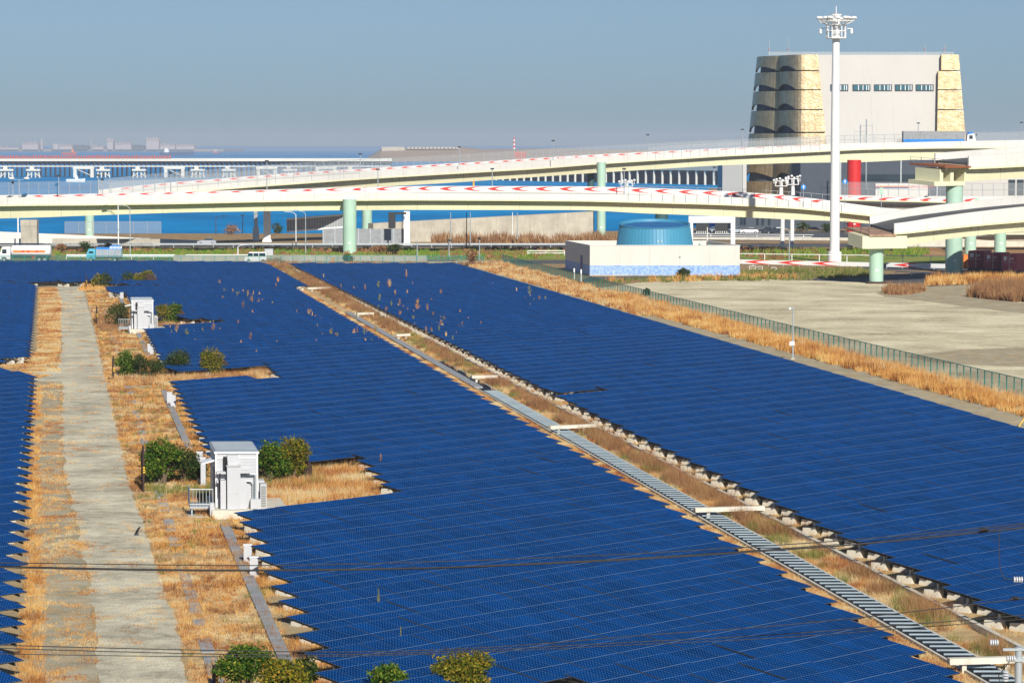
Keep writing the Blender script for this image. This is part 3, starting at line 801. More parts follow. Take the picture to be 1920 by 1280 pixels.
pier('short pale green pier under the nearest unfinished stub', 1645, 532, 26.5, 466, M['green'], foot='b')
pier('tall pale green pier under the upper unfinished stub', 1791, 512, 32, 345, M['green'])
pier('dark green pier just right of the tall pale green pier', 1821, 476, 22, 402, M['green'])
pier('dark green pier above the maroon containers', 1877, 476, 22, 402, M['green'])
pier('pale green pier behind the lower viaduct, beside the grey ribbed wall', 688, 452, 18.5, 392, M['green'])
pier('pale green pier behind the lower viaduct at the left, in front of the sea', 167, 448, 17, 395, M['green'])
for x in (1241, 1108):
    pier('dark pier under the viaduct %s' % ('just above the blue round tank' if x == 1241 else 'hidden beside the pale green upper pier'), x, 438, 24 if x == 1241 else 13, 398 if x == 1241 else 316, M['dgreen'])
# viaduct behind the right stubs (its girder shows as a dark band over the containers)
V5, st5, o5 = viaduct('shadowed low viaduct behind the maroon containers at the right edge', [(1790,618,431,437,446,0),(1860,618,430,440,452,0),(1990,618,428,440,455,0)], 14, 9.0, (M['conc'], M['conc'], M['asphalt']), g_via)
# concrete portal pier at the left edge
Yp = G(56, 462).y
t = thing('bridge_pier', 'square concrete pier carrying the lower viaduct near the left edge', 'pier', (atx(56,Yp), Yp, 0))
mb = MB(); w_ = 15/S(Yp); mb.box((-w_,-w_*.8,0), (w_, w_*.8, zof(424,Yp))); mb.build('column', M['conc'], t)
mb = MB(); mb.hexa([(-w_*1.03,-w_*.85,zof(423.9,Yp)),(w_*1.03,-w_*.85,zof(423.9,Yp)),(w_*1.03,w_*.85,zof(423.9,Yp)),(-w_*1.03,w_*.85,zof(423.9,Yp))], [(-w_*1.03,-w_*.85,zof(412,Yp)),(w_*1.03,-w_*.85,zof(412,Yp)),(w_*1.03,w_*.85,zof(412,Yp)),(-w_*1.03,w_*.85,zof(412,Yp))]); mb.build('cap', M['conc'], t)
mb = MB(); mb.cyl((-w_*1.3,-w_,0), (-w_*1.3,-w_,zof(400,Yp)), .16); mb.build('drain_pipe', M['white'], t)

# ------------------------------------------------------------------ mesh fences and rails along paths
def fence_path(name, label, pts, h, post_every, mp, mmesh, cat='fence', group=None, rails=(1.0,), pr=.055, below=0.0, meshh=None, posts_as='stuff', z0=0.05):
    """pts: world points (base line). posts, rails and wire mesh as parts"""
    o0 = Vector(pts[0]); t = thing(name, label, cat, o0, 0, group)
    cum = [0.0]
    for a, b in zip(pts[:-1], pts[1:]): cum.append(cum[-1]+(Vector(b)-Vector(a)).length)
    def at(d):
        for i in range(len(pts)-1):
            if d <= cum[i+1]+1e-6:
                f = (d-cum[i])/max(1e-6, cum[i+1]-cum[i]); return Vector(pts[i]).lerp(Vector(pts[i+1]), f)-o0
        return Vector(pts[-1])-o0
    n = max(1, int(round(cum[-1]/post_every))); P = [at(cum[-1]*k/n) for k in range(n+1)]
    up = Vector((0,0,1))
    if n <= 100:
        for p in P:
            mb = MB(); mb.cyl(p-up*below, p+up*h, pr, n=6); mb.build('post', mp, t)
    else:
        mb = MB()
        for p in P: mb.cyl(p-up*below, p+up*h, pr, n=6)
        mb.build('post', mp, t)['kind'] = 'stuff'
    for r_ in rails:
        mb = MB(); mb.tube([p+up*h*r_ for p in P], pr*.7, 5); mb.build('rail', mp, t)
    if mmesh:
        mb = MB()
        for a, b in zip(P[:-1], P[1:]): mb.add([a+up*z0, b+up*z0, b+up*h, a+up*h], [(0,1,2,3)])
        mb.build('mesh_panel', mmesh, t)
    return t
# field fences
fence_path('wire_fence', 'teal wire fence across the far end of the fields, in front of the trucks', [D(-30,0,544)*1 for _ in ()] or [Vector((-96, 546, 0)), Vector((-5, 545, 0))], 1.5, 2.0, M['teal'], M['tealmesh'], 'fence')
fence_path('wire_fence', 'teal wire fence running towards the camera beside the bare lot', [F(3.80, 553), F(3.79, 430), F(3.80, 330), F(3.86, 250), F(3.90, 170)], 1.45, 2.0, M['teal'], M['tealmesh'], 'fence')
M['verticon'] = M['lightconc']
mb = MB(); mb.box((-48, 0, 0), (48, .25, .45)); tag(mb.build('road_kerb', M['lightconc'], loc=(-52, 547, 0)), 'low pale kerb under the far teal fence', 'kerb')
# mesh fence on the viaducts
def via_line(sts, l, v, i0, i1): return [P3(s, l, v) for s in sts[i0:i1]]
n_ = len(st2)
fence_path('mesh_fence', 'tall grey mesh fence along the far side of the upper viaduct', via_line(st2, 9.3, -.05, 0, n_), 2.1, 2.6, M['steel'], M['mesh'], 'fence', rails=(1.0, .5))
fence_path('mesh_fence', 'grey mesh fence on the near parapet of the upper viaduct, left half', via_line(st2, -.06, -.2, 0, 40), 2.2, 5.0, M['steel'], M['mesh'], 'fence', below=.7)
fence_path('mesh_fence', 'rust-spotted mesh fence on the near parapet in front of the gold tower', via_line(st2, -.06, -.1, 84, 112), 1.9, 2.6, M['steel'], M['mesh'], 'fence', below=1.3, rails=(1.0,.5))
fence_path('mesh_fence', 'mesh fence along the far parapet of the lower viaduct, left end', via_line(st1, 9.3, .1, 0, 31), 2.6, 2.2, M['steel'], M['mesh'], 'fence', rails=(1.0,))
fence_path('mesh_fence', 'thin steel fence posts bolted to the near parapet of the lower viaduct', via_line(st1, -.08, -.9, 104, 137), 2.6, 2.2, M['steel'], None, 'fence', below=.3, rails=(1.0,))
# back chevron ramp at the right
tabR = [(1560,672,366.5,376,388,0),(1650,668,369.5,378,392,.02),(1750,664,371,380,396,.03),(1850,662,371.5,382,398,.03),(1990,660,371,384,400,.03)]
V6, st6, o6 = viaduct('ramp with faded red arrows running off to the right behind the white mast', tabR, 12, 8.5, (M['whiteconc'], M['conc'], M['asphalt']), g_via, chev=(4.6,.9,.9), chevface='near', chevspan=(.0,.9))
fence_path('mesh_fence', 'grey mesh fence on the ramp in front of the orange-striped trailer', via_line(st6, 8.2, 0, 0, len(st6)), 2.8, 2.3, M['steel'], M['mesh'], 'fence', rails=(1.0,.5))

# ================================================================== GOLD-CLAD VENTILATION BUILDING
YB = 850.0; sB = S(YB)
def goldmat():
    m, t, b, o = newmat('gold_cladding')
    tc = node(t, 'ShaderNodeTexCoord').outputs['Object']
    mp = node(t, 'ShaderNodeMapping'); mp.inputs['Scale'].default_value = (1.6, 1.6, .10); t.links.new(tc, mp.inputs[0])
    n1 = nz(t, mp.outputs[0], .9, 6, .7); n2 = nz(t, tc, .55, 6, .75)
    f = mth(t, 'ADD', mth(t, 'MULTIPLY', n1, .5), mth(t, 'MULTIPLY', n2, .5))
    cc = ramp(t, f, [(.30, (.24,.175,.095)), (.5, (.44,.335,.195)), (.70, (.66,.53,.34))])
    t.links.new(cc, b.inputs['Base Color']); b.inputs['Metallic'].default_value = .8; b.inputs['Roughness'].default_value = .40
    bump(t, b, n2, .5, .25)
    return m
M['goldclad'] = goldmat(); M['paneteal'] = simple('teal_pane', (.04,.13,.16), .15, spec=.6)
M['tile'] = simple('white_tile_wall', (.53,.505,.465), .65, var=.04, scale=.08, stain=.08)
XB = atx(1612, YB); bl = thing('ventilation_building', 'tall tapered pale building with gold-clad curved corners rising behind the viaducts', 'building', (XB, YB, 0))
def zB(y): return zof(y, YB)
zt = zB(103)
def taper(z): return (zt-z)/zt         # 0 at top, 1 at ground
def bx_(px, y=103): return (px-1612)/sB
# white core: tapering block, plan lofted
def core_ring(z, inset=0.0):
    f = taper(z)
    xl = -15.8-1.0*f+inset; xr = 24.5+4.0*f-inset; yf = 1.0-3.0*f+inset; yb = 34+2*f
    return [(xl, yf, z), (xr, yf, z), (xr, yb, z), (xl, yb, z)]
mb = MB(); mb.sweep([core_ring(z) for z in (-2, zt*.3, zt*.6, zt)]); mb.build('wall', M['tile'], bl)
# wall panel seams
mb = MB()
for px in (1533+100, 1672, 1751):
    for k in range(1):
        a = core_ring(2); b = core_ring(zB(144)); xa = (px-1612)/sB
        mb.hexa([(xa*1.14-.12, a[0][1]-.06, 2),(xa*1.14+.12, a[0][1]-.06, 2),(xa*1.14+.12,a[0][1]+.05,2),(xa*1.14-.12,a[0][1]+.05,2)],[(xa-.12,b[0][1]-.06,zB(144)),(xa+.12,b[0][1]-.06,zB(144)),(xa+.12,b[0][1]+.05,zB(144)),(xa-.12,b[0][1]+.05,zB(144))])
mb.build('wall_seam', M['tile'], bl)
for px in (1533, 1572, 1613.5, 1653.5, 1692.5, 1731.5):
    x = (px-1612)/sB; z0, z1 = zB(171), zB(158.5); yy = core_ring((z0+z1)/2)[0][1]; hw = 16.7/sB
    if px < 1540: continue
    mb = MB(); mb.box((x-hw, yy-.25, z0), (x+hw, yy+.3, z1)); wnd = mb.build('window', M['slate'], bl)
    mb = MB(); mb.box((x-hw+.25, yy-.32, z0+.3), (x+hw-.25, yy-.26, z1-.3)); mb.build('pane', M['paneteal'], wnd)
    mb = MB()
    for q in (-.35, .15, .55, .8): mb.box((x+hw*q-.1, yy-.45, z0+.2), (x+hw*q+.1, yy-.325, z1-.2))
    mb.build('window_bar', M['white'], wnd)
# gold shells: each tier of each bay is a curved panel with an arched lower edge
tiers = [(103,132),(134,168),(170,205),(207,247.5),(250,292),(295,337),(341,380)]
core2 = MB()
def arc_pts(p0, p1, p2, n):   # quadratic curve
    return [tuple((1-u)**2*a+2*u*(1-u)*b+u*u*c for a, b, c in zip(p0, p1, p2)) for u in [i/n for i in range(n+1)]]
def bays(f):
    # bay A (left, receding), bay B (rounded front corner); plan points at taper f
    A = arc_pts((-26.6-4.6*f, 24), (-27.6-4.6*f, 13), (-21.6-1.0*f, 10.5), 12)
    B = arc_pts((-21.6-1.0*f, 10.5), (-21.0-1.2*f, -1.0-3*f), (-15.5, -.9-3*f), 12)+[(-11.9+2.8*min(f*1.6,1.0), -.9-3*f)]
    return A, B
def insetp(pts, d):
    out = []
    for i, p in enumerate(pts):
        a = pts[max(0, i-1)]; b = pts[min(len(pts)-1, i+1)]; t = Vector((b[0]-a[0], b[1]-a[1])).normalized()
        out.append((p[0]-t.y*d, p[1]+t.x*d))
    return out
for ti, (ya, yb_) in enumerate(tiers):
    za, zb = zB(ya), zB(yb_)
    for bi in (0, 1):
        mb = MB(); nn = 26
        def at(u, z):
            pts = bays(taper(z))[bi]; n = len(pts)-1
            if bi == 0: k = u*n
            else: k = u*n
            i = min(n-1, int(k)); f = k-i
            return Vector((pts[i][0]+(pts[i+1][0]-pts[i][0])*f, pts[i][1]+(pts[i+1][1]-pts[i][1])*f, z))
        outer, inner = [], []
        secs = []
        for q in range(nn+1):
            u = q/nn
            # arch: rises over the curved part of the bay
            lim = 1.0 if bi == 0 else .70
            v = u/lim
            arch = max(0, math.sin(math.pi*min(1, v)))**.8*(za-zb)*.31 if v < 1 else 0
            top = at(u, za); bot = at(u, zb+arch)
            d = at(min(1, u+.02), za)-at(max(0, u-.02), za); nrm = Vector((-d.y, d.x, 0)).normalized()
            secs.append([top, bot, bot+nrm*.6, top+nrm*.6])
        mb.sweep(secs); mb.build('gold_panel', M['goldclad'], bl, smooth=False)
    # right corner strip
    f0, f1 = taper(za), taper(zb)
    xr0, xr1 = 22.5+1.8*f0, 22.5+1.8*f1; 
    wl0, wl1 = 21.9-.8*f0-(.8 if ti else 0), 21.9-.8*f1-(.8 if ti else 0)
    mb = MB(); mb.hexa([(wl1,-.9-3*f1,zb),(26.6+3.8*f1,-.9-3*f1,zb),(26.6+3.8*f1,8,zb),(wl1,8,zb)],[(wl0,-.9-3*f0,za),(26.6+3.8*f0,-.9-3*f0,za),(26.6+3.8*f0,8,za),(wl0,8,za)])
    mb.build('gold_panel', M['goldclad'], bl)
# dark recess behind the gold shells
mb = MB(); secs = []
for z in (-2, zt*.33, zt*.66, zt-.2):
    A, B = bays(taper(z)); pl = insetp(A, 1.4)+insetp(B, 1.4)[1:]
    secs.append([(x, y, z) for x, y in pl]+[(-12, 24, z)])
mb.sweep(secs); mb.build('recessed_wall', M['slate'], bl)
mb = MB()
for ya, yb_ in tiers[:4]:
    z = zB(yb_)
    for px in (1440, 1452, 1484, 1490):
        pass
# roof gear: antennas, railing
mb = MB(); mb.box((-25, 4, zt), (26, 4.1, zt+.9)); 
for i in range(40): mb.box((-24+i*1.25, 2, zt), (-23.9+i*1.25, 2.1, zt+1.0))
mb.build('roof_railing', M['mesh'], bl)
for px, yy in ((1444, 73), (1480, 71), (1737, 82), (1774, 82)):
    x = (px-1612)/sB; mb = MB(); mb.cyl((x, 6, zt-.2), (x, 6, zB(yy)), .16, .09, 6); an = mb.build('lightning_rod', M['steel'], bl)
    mb = MB(); mb.sph((x-.2, 5.8, zt+1.6), .18, 6); mb.build('warning_lamp', M['red'], an)
# lower annex, wall shade put into its dark colour, with a dark window band
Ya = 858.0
an = thing('annex_building', 'long shade-darkened annex with a black window band at the foot of the gold-clad building', 'building', (atx(1640, Ya-34), Ya-34, 0))
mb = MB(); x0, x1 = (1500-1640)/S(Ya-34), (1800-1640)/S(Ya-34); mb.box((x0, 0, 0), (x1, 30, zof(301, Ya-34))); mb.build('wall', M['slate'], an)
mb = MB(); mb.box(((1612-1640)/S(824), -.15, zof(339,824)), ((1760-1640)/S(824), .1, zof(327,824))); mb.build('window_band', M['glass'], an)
mb = MB()
for px in (1575, 1688, 1756): mb.box(((px-1640)/S(824)-.15, -.3, 0), ((px-1640)/S(824)+.15, -.15, zof(301,824))); 
mb.build('downpipe', M['steel'], an)
an = thing('low_building', 'pale low building with dark tall windows at the right edge behind the viaducts', 'building', (atx(1870, 830), 830, 0))
mb = MB(); mb.box((atx(1795,830)-atx(1870,830), 0, 0), (30, 26, zof(322,830))); mb.build('wall', M['tile'], an)
for px in (1896, 1912):
    mb = MB(); mb.box(((px-1870)/S(830)-.9, -.2, zof(366,830)), ((px-1870)/S(830)+.9, .1, zof(337,830))); mb.build('window', M['glass'], an)
an = thing('grey_block', 'windowless pale grey block left of the gold-clad tower behind the lower viaduct', 'building', (atx(1375, 850), 850, 0))
mb = MB(); mb.box((-21/S(850), 0, 0), (17/S(850), 20, zof(307.5,850))); mb.build('wall', simple('grey_panel', (.36,.36,.35), .7, var=.05, scale=.2), an)
mb = MB(); mb.box((17/S(850)+.003, -.3, 0), (24/S(850), 20, zof(307.5,850)+.3)); mb.build('corner_strip', M['tile'], an)
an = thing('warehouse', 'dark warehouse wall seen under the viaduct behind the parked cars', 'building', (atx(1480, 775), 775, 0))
mb = MB(); mb.box((-110/S(775), 0, 0), (165/S(775), 25, zof(403,775))); mb.build('wall', M['slate'], an)  # dark wall colour includes the shade under the viaduct
mb = MB()
for px in (-90,-84,-60,-50,-38): mb.box((px/S(775)-.3, -.15, 1), (px/S(775)+.3, .1, 4.5))
mb.build('window', M['glass'], an)

# ================================================================== LIGHT MAST
Ym = G(1565, 492).y; Xm = atx(1565, Ym); mast = thing('floodlight_mast', 'very tall white floodlight mast standing in front of the gold-clad building', 'light mast', (Xm, Ym, 0))
sm = S(Ym); zc = zof(72, Ym)
mb = MB(); mb.lathe((0,0,0), [(13/sm, 0), (13/sm, 1.9), (9.4/sm, 1.95), (8.6/sm, zof(270,Ym)), (6.8/sm, zc+.2)], 28); mb.build('shaft', M['white'], mast, smooth=True)
mb = MB(); rr = 18/sm
for z in (zc, zc+1.25, zc+2.4):
    for k in range(12):
        a, b = 2*math.pi*k/12, 2*math.pi*(k+1)/12
        mb.cyl((rr*math.cos(a), rr*math.sin(a), z), (rr*math.cos(b), rr*math.sin(b), z), .09, n=6)
for k in range(12):
    a = 2*math.pi*k/12; mb.cyl((rr*math.cos(a), rr*math.sin(a), zc), (rr*math.cos(a), rr*math.sin(a), zc+2.4), .08, n=6)
mb.cyl((0,0,zc-.1), (0,0,zc+.1), rr, n=24)
mb.build('service_basket', M['white'], mast)
mb = MB(); mb.cyl((0,0,zc), (0,0,zof(27,Ym)), .75, n=16); mb.cyl((0,0,zof(30,Ym)), (0,0,zof(27,Ym)), .95, n=16)
mb.build('core', M['white'], mast)
mb = MB(); R2 = 33/sm; zr = zof(40, Ym)
for k in range(12):
    a = 2*math.pi*(k+.5)/12; c, s_ = math.cos(a), math.sin(a)
    mb.cyl((rr*c, rr*s_, zc+2.4), (R2*c, R2*s_, zr), .07, n=6)
    mb.cyl((rr*.5*c, rr*.5*s_, zr), (R2*c, R2*s_, zr), .07, n=6)
for k in range(24):
    a, b = 2*math.pi*k/24, 2*math.pi*(k+1)/24
    for q in (R2, R2*.72): mb.cyl((q*math.cos(a), q*math.sin(a), zr), (q*math.cos(b), q*math.sin(b), zr), .08, n=6)
mb.build('lamp_ring', M['white'], mast)
for k in range(14):
    a = 2*math.pi*(k+.5)/14; c, s_ = math.cos(a), math.sin(a); mb = MB()
    q = R2*(1.0 if k % 2 else .8)
    mb.sph((q*c, q*s_, zr+.55), .62, 10, (1,1,.5)); mb.cyl((q*c, q*s_, zr), (q*c, q*s_, zr+.4), .12, n=6)
    mb.build('floodlight', M['white'], mast)
for sx_ in (-1, 1):
    mb = MB(); zz = zof(54, Ym); mb.cyl((sx_*rr, 0, zz), (sx_*29/sm, 0, zz), .08, n=6); mb.cyl((sx_*29/sm, 0, zz), (sx_*29/sm, 0, zz-.5), .22, n=8); mb.sph((sx_*29/sm, 0, zz-.7), .28, 8)
    mb.build('camera', M['white'], mast)
mb = MB(); mb.cyl((0,0,zof(28,Ym)), (0,0,zof(12,Ym)), .09, .06, 6); mb.build('lightning_rod', M['white'], mast)
mb = MB(); mb.sph((-.25,0,zof(26.5,Ym)), .16, 8); mb.build('warning_lamp', M['red'], mast)

# ================================================================== PUMP HOUSE WITH BLUE TANK
c0 = G(1106, 517); c1 = G(1380, 513); c1 = Vector((c1.x, c0.y+0.0, 0)); 
ph = thing('pump_house', 'low flat-roofed pale building with a blue band round its base, holding the round blue tank', 'building', c0)
Wd = c1.x-c0.x; zt_ = zof(461, c0.y); zb_ = zof(497.5, c0.y); Dp = 24.0
def rp(x, y, z): # plan point: x to the right, y back along the field axis
    return Vector((x+y*TU, y, z))
def wallbox(mb, x0, y0, x1, y1, z0, z1): mb.hexa([rp(x0,y0,z0),rp(x1,y0,z0),rp(x1,y1,z0),rp(x0,y1,z0)],[rp(x0,y0,z1),rp(x1,y0,z1),rp(x1,y1,z1),rp(x0,y1,z1)])
mb = MB(); wallbox(mb, 0,0,Wd,.3,zb_,zt_); wallbox(mb,0,.3,.3,Dp,zb_,zt_); wallbox(mb,Wd-.3,.3,Wd,Dp,zb_,zt_); wallbox(mb,.3,Dp-.3,Wd-.3,Dp,zb_,zt_)
mb.build('wall', simple('pale_panel_wall', (.64,.61,.54), .7, var=.05, scale=.2, stain=.12), ph)
def mottled():
    m, t, b, o = newmat('mottled_blue_wall')
    tc = node(t, 'ShaderNodeTexCoord').outputs['Object']; n = nz(t, tc, 2.2, 5, .8)
    t.links.new(ramp(t, n, [(.38, (.13,.27,.60)), (.5, (.27,.41,.70)), (.62, (.46,.57,.78))]), b.inputs['Base Color']); b.inputs['Roughness'].default_value = .7; return m
M['mottle'] = mottled()
mb = MB(); wallbox(mb, -.02,-.02,Wd+.02,.3,.15,zb_); wallbox(mb,-.02,.3,.3,Dp,.15,zb_); wallbox(mb,Wd-.3,.3,Wd+.02,Dp,.15,zb_); mb.build('blue_band', M['mottle'], ph)
mb = MB(); wallbox(mb, -.05,-.06,Wd+.05,Dp,-.1,.15); mb.build('plinth', M['conc'], ph)
mb = MB(); wallbox(mb, .3,.3,Wd-.3,Dp-.3,zt_-1.1,zt_-.9); mb.build('roof', M['conc'], ph)
mb = MB(); wallbox(mb, -.06,-.06,Wd+.06,.34,zt_,zt_+.12); wallbox(mb,-.06,.34,.34,Dp,zt_,zt_+.12); wallbox(mb,Wd-.34,.34,Wd+.06,Dp,zt_,zt_+.12); wallbox(mb,.34,Dp-.34,Wd-.34,Dp+.05,zt_,zt_+.12); mb.build('coping', M['whiteconc'], ph)
mb = MB(); wallbox(mb, -.08, 7, 0, 8.6, .15, 3.0); dr = mb.build('door', simple('blue_door', (.03,.06,.22), .5), ph)
mb = MB()
for q in (.2,.4,.6,.8): wallbox(mb, Wd*q-.02, -.012, Wd*q+.02, 0, zb_, zt_)
mb.build('wall_joint', M['conc'], ph)
mb = MB(); mb.sph(rp(Wd*.6, -.1, zb_+1.4), .15, 8); mb.build('wall_lamp', M['steel'], ph)
# tank (a thing standing on the roof)
Yt = c0.y+11.5; Xt = atx(1227.6, Yt); tk = thing('water_tank', 'round blue tank with a slanted rim standing on the low pale building', 'tank', (Xt, Yt, zt_-.9))
rb, rt_ = 70.5/S(Yt), 65.5/S(Yt); n = 64
def ringp(r, z, tilt): return [Vector((r*math.cos(2*math.pi*i/n), r*math.sin(2*math.pi*i/n), z+tilt*math.sin(2*math.pi*i/n))) for i in range(n)]
H0 = zof(420, Yt)-(zt_-.9); tl = .62
mb = MB()
b_ = ringp(rb+.25, 0, 0)
secs = [ringp(rb*1.03, 0, 0), ringp(rt_, H0, tl), ringp(rt_-.25, H0, tl), ringp(rt_-.3, H0-.35, tl)]
mb.sweep(secs, caps=False); mb.build('shell', M['bluepaint'], tk)
mb = MB(); top = ringp(rt_-.3, H0-.34, tl); mb.add(top+[Vector((0,0,H0-.2))], [(i, (i+1)%n, n) for i in range(n)]); mb.build('roof', M['blueroof'], tk)
mb = MB()
for i in range(n):
    a = 2*math.pi*i/n; mb.cyl((rb*1.03*math.cos(a), rb*1.03*math.sin(a), 0), (rt_*math.cos(a), rt_*math.sin(a), H0+tl*math.sin(a)), .045, n=4)
mb.build('standing_seam', M['bluepaint'], tk)['kind'] = 'stuff'
mb = MB(); rr_ = ringp(rt_+.04, H0+.02, tl); rr_.append(rr_[0]); mb.tube(rr_, .09, 6); mb.build('rim', M['bluepaint'], tk)
for q in (.25, .8):
    mb = MB(); mb.sph((q, -rb*1.0-.0, H0*.35), .12, 8); mb.build('lamp', M['white'], tk)
for k, xx in enumerate((1312, 1330)):
    Y_ = c0.y+10; mb = MB(); w_ = 9/S(Y_); mb.add([(-w_,-.8,0),(w_,-.8,0),(w_,.8,0),(-w_,.8,0),(0,-.8,.9),(0,.8,.9)], [(0,1,4),(2,3,5),(1,2,5,4),(3,0,4,5),(0,3,2,1)])
    tag(mb.build('skylight', M['teal'], loc=(atx(xx, Y_), Y_, zt_-.85)), 'small teal gabled roof vent right of the blue tank, %s one' % ('left' if k == 0 else 'right'), 'roof vent', 'teal roof vents')

# ================================================================== INVERTER CABINS
def make_cabin(label, X0, Y0):
    t = thing('inverter_cabin', label, 'cabin', (X0, Y0, 0), 0, 'white inverter cabins')
    W, L, ZB, ZT = 2.42, 5.6, .52, 3.72
    def B(mb, x0,y0,z0,x1,y1,z1): mb.hexa([rp(x0,y0,z0),rp(x1,y0,z0),rp(x1,y1,z0),rp(x0,y1,z0)],[rp(x0,y0,z1),rp(x1,y0,z1),rp(x1,y1,z1),rp(x0,y1,z1)]); return mb
    B(MB(), -.25,-1.25,-.05, W-.35,L+.6,ZB-.02).build('base_slab', M['lightconc'], t)
    B(MB(), W-.35,-.1,-.05, W+1.7,L+.6,ZB-.15).build('side_slab', M['lightconc'], t)
    B(MB(), 0,0,ZB, W,L,ZT-.13).build('body', M['whitecab'], t)
    B(MB(), -.06,-.08,ZT-.13, W+.06,L+.08,ZT-.03).build('eaves', M['white'], t)
    mb = MB(); mb.hexa([rp(-.05,-.07,ZT-.03),rp(W+.05,-.07,ZT-.03),rp(W+.05,L+.07,ZT-.03),rp(-.05,L+.07,ZT-.03)],[rp(0,0,ZT+.03),rp(W,0,ZT+.03),rp(W,L,ZT+.03),rp(0,L,ZT+.03)])
    rf = mb.build('roof', M['roofgrey'], t)
    mb = MB()
    for q in range(1, 12): B(mb, .03, L*q/12-.02, ZT+.031, W-.03, L*q/12+.02, ZT+.055)
    mb.build('roof_seam', M['roofgrey'], rf)
    mb = MB()
    for x in (0.0, W-.09): B(mb, x, -.05, ZB, x+.09, -.003, ZT-.14)
    B(mb, .09,-.04,ZT-.4, W-.09,-.003,ZT-.34); mb.build('corner_post', M['white'], t)
    # ribbed cladding lines on the front
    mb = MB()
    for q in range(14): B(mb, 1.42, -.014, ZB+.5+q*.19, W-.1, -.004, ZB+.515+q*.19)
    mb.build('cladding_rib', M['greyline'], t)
    # door in the left side with awning
    d = B(MB(), -.04,.55,ZB+.05, 0-.003,1.55,ZB+2.15).build('door', simple('cabin_door', (.10,.10,.12), .5), t)
    B(MB(), -.1,1.38,ZB+1.0, -.042,1.46,ZB+1.12).build('handle', M['steel'], d)
    mb = MB(); mb.hexa([rp(-.72,.3,ZB+2.42),rp(0,.3,ZB+2.6),rp(0,1.8,ZB+2.6),rp(-.72,1.8,ZB+2.42)],[rp(-.72,.3,ZB+2.48),rp(0,.3,ZB+2.7),rp(0,1.8,ZB+2.7),rp(-.72,1.8,ZB+2.48)]); mb.build('awning', M['white'], t)
    # cable riser cabinet on the front, with stepped upper box
    B(MB(), .62,-1.0,ZB, 1.36,-.3,ZB+2.42).build('switch_cabinet', M['whitecab'], t)
    mb = B(MB(), .58,-1.04,ZB+2.42, 1.40,-.26,ZB+2.46); B(mb, .62,-1.012,ZB+.9,1.36,-1.003,ZB+.915); mb.build('cabinet_trim', M['greyline'], t)
    B(MB(), .66,-.55,ZB+2.463, 1.28,-.01,ZB+3.02).build('cable_box', M['whitecab'], t)
    B(MB(), .45,-.3,ZB+2.15, .61,-.01,ZB+2.9).build('cable_box', M['black'], t)
    B(MB(), 1.37,-.8,ZB, 1.72,-.25,ZB+1.75).build('side_cabinet', M['whitecab'], t)
    B(MB(), .25,-.75,ZB, .56,-.25,ZB+1.62).build('side_cabinet', M['whitecab'], t)
    for (x, z0, z1) in ((.20,.1,2.0),(.60,.4,2.7),(.16,.9,1.6)):
        B(MB(), x,-.62,ZB+z0, x+.07,-.5,ZB+z1).build('cable', M['black'], t)
    for (x0, x1, z) in ((.05,.6,1.95),(1.37,1.95,2.0),(.05,.6,1.45)):
        B(MB(), x0,-.5,ZB+z, x1,-.01,ZB+z+.14).build('bracket', M['whitecab'], t)
    mb = MB(); pts = [rp(1.75,-.2,ZB+1.55), rp(2.02,-.2,ZB+1.5), rp(2.1,-.2,ZB+1.35), rp(2.1,-.2,ZB+.2)]; mb.tube(pts, .045, 8)
    pts = [rp(1.8,-.3,ZB+1.95), rp(2.2,-.3,ZB+1.95), rp(2.25,-.3,ZB+1.9), rp(2.25,-.3,ZB+.5)]; mb.tube(pts, .06, 8); mb.build('pipe', M['steel'], t)
    B(MB(), 1.95,-.75,ZB, 2.5,-.25,ZB+.55).build('junction_box', M['whitecab'], t)
    B(MB(), -.35,-.9,ZB-.35, -.1,-.4,ZB+.35).build('junction_box', M['whitecab'], t)
    # air conditioners
    for k, y in enumerate((.2, 2.1)):
        a = B(MB(), W+.14,y,ZB-.1, W+.50,y+.9,ZB+1.3).build('air_conditioner', M['whitecab'], t)
        mb = MB()
        B(mb, W+.18,y-.012,ZB-.02, W+.46,y-.004,ZB+1.2); g = mb.build('grille', simple('ac_grille', (.22,.22,.20), .7), a)
        mb = MB()
        for q in range(9): B(mb, W+.18,y-.03,ZB+q*.135, W+.46,y-.013,ZB+.03+q*.135)
        mb.build('louvre', M['whitecab'], g)
    # landing with railing and steps
    lx0, lx1, ly0, ly1 = -1.45, -.08, .1, 1.9
    t2 = B(MB(), lx0,ly0,ZB-.08, lx1,ly1,ZB+.06).build('landing', M['steel'], t)
    for (x, y) in ((lx0+.08,ly0+.08),(lx1-.1,ly0+.08),(lx0+.08,ly1-.1)): B(MB(), x,y,-.02, x+.08,y+.08,ZB-.08).build('landing_leg', M['steel'], t)
    B(MB(), lx0-.1,ly0-.5,-.03, -.26,ly1+.3,.05).build('landing_slab', M['conc'], t)
    mb = MB()
    for (x0_, y0_, x1_, y1_) in ((lx0,ly0,lx1-.06,ly0),(lx0,ly0,lx0,ly1)):
        a = rp(x0_, y0_, 0); b = rp(x1_, y1_, 0)
        for z in (ZB+1.02, ZB+.16): mb.cyl(a+Vector((0,0,z)), b+Vector((0,0,z)), .028, n=8)
        nb = 7
        for q in range(nb+1):
            p = a.lerp(b, q/nb); mb.cyl(p+Vector((0,0,ZB+.06)), p+Vector((0,0,ZB+1.02)), .022 if q not in (0, nb) else .03, n=6)
    mb.build('railing', M['steel'], t)
    return t
M['whitecab'] = simple('cabin_white', (.50,.51,.53), .45, var=.03, scale=1.5, stain=.06)
M['greyline'] = simple('cladding_line_grey', (.52,.52,.52), .6)  # even grey of the cladding ribs and cabinet trim
p = G(401, 955.5, .5); Yc1 = p.y+1.0
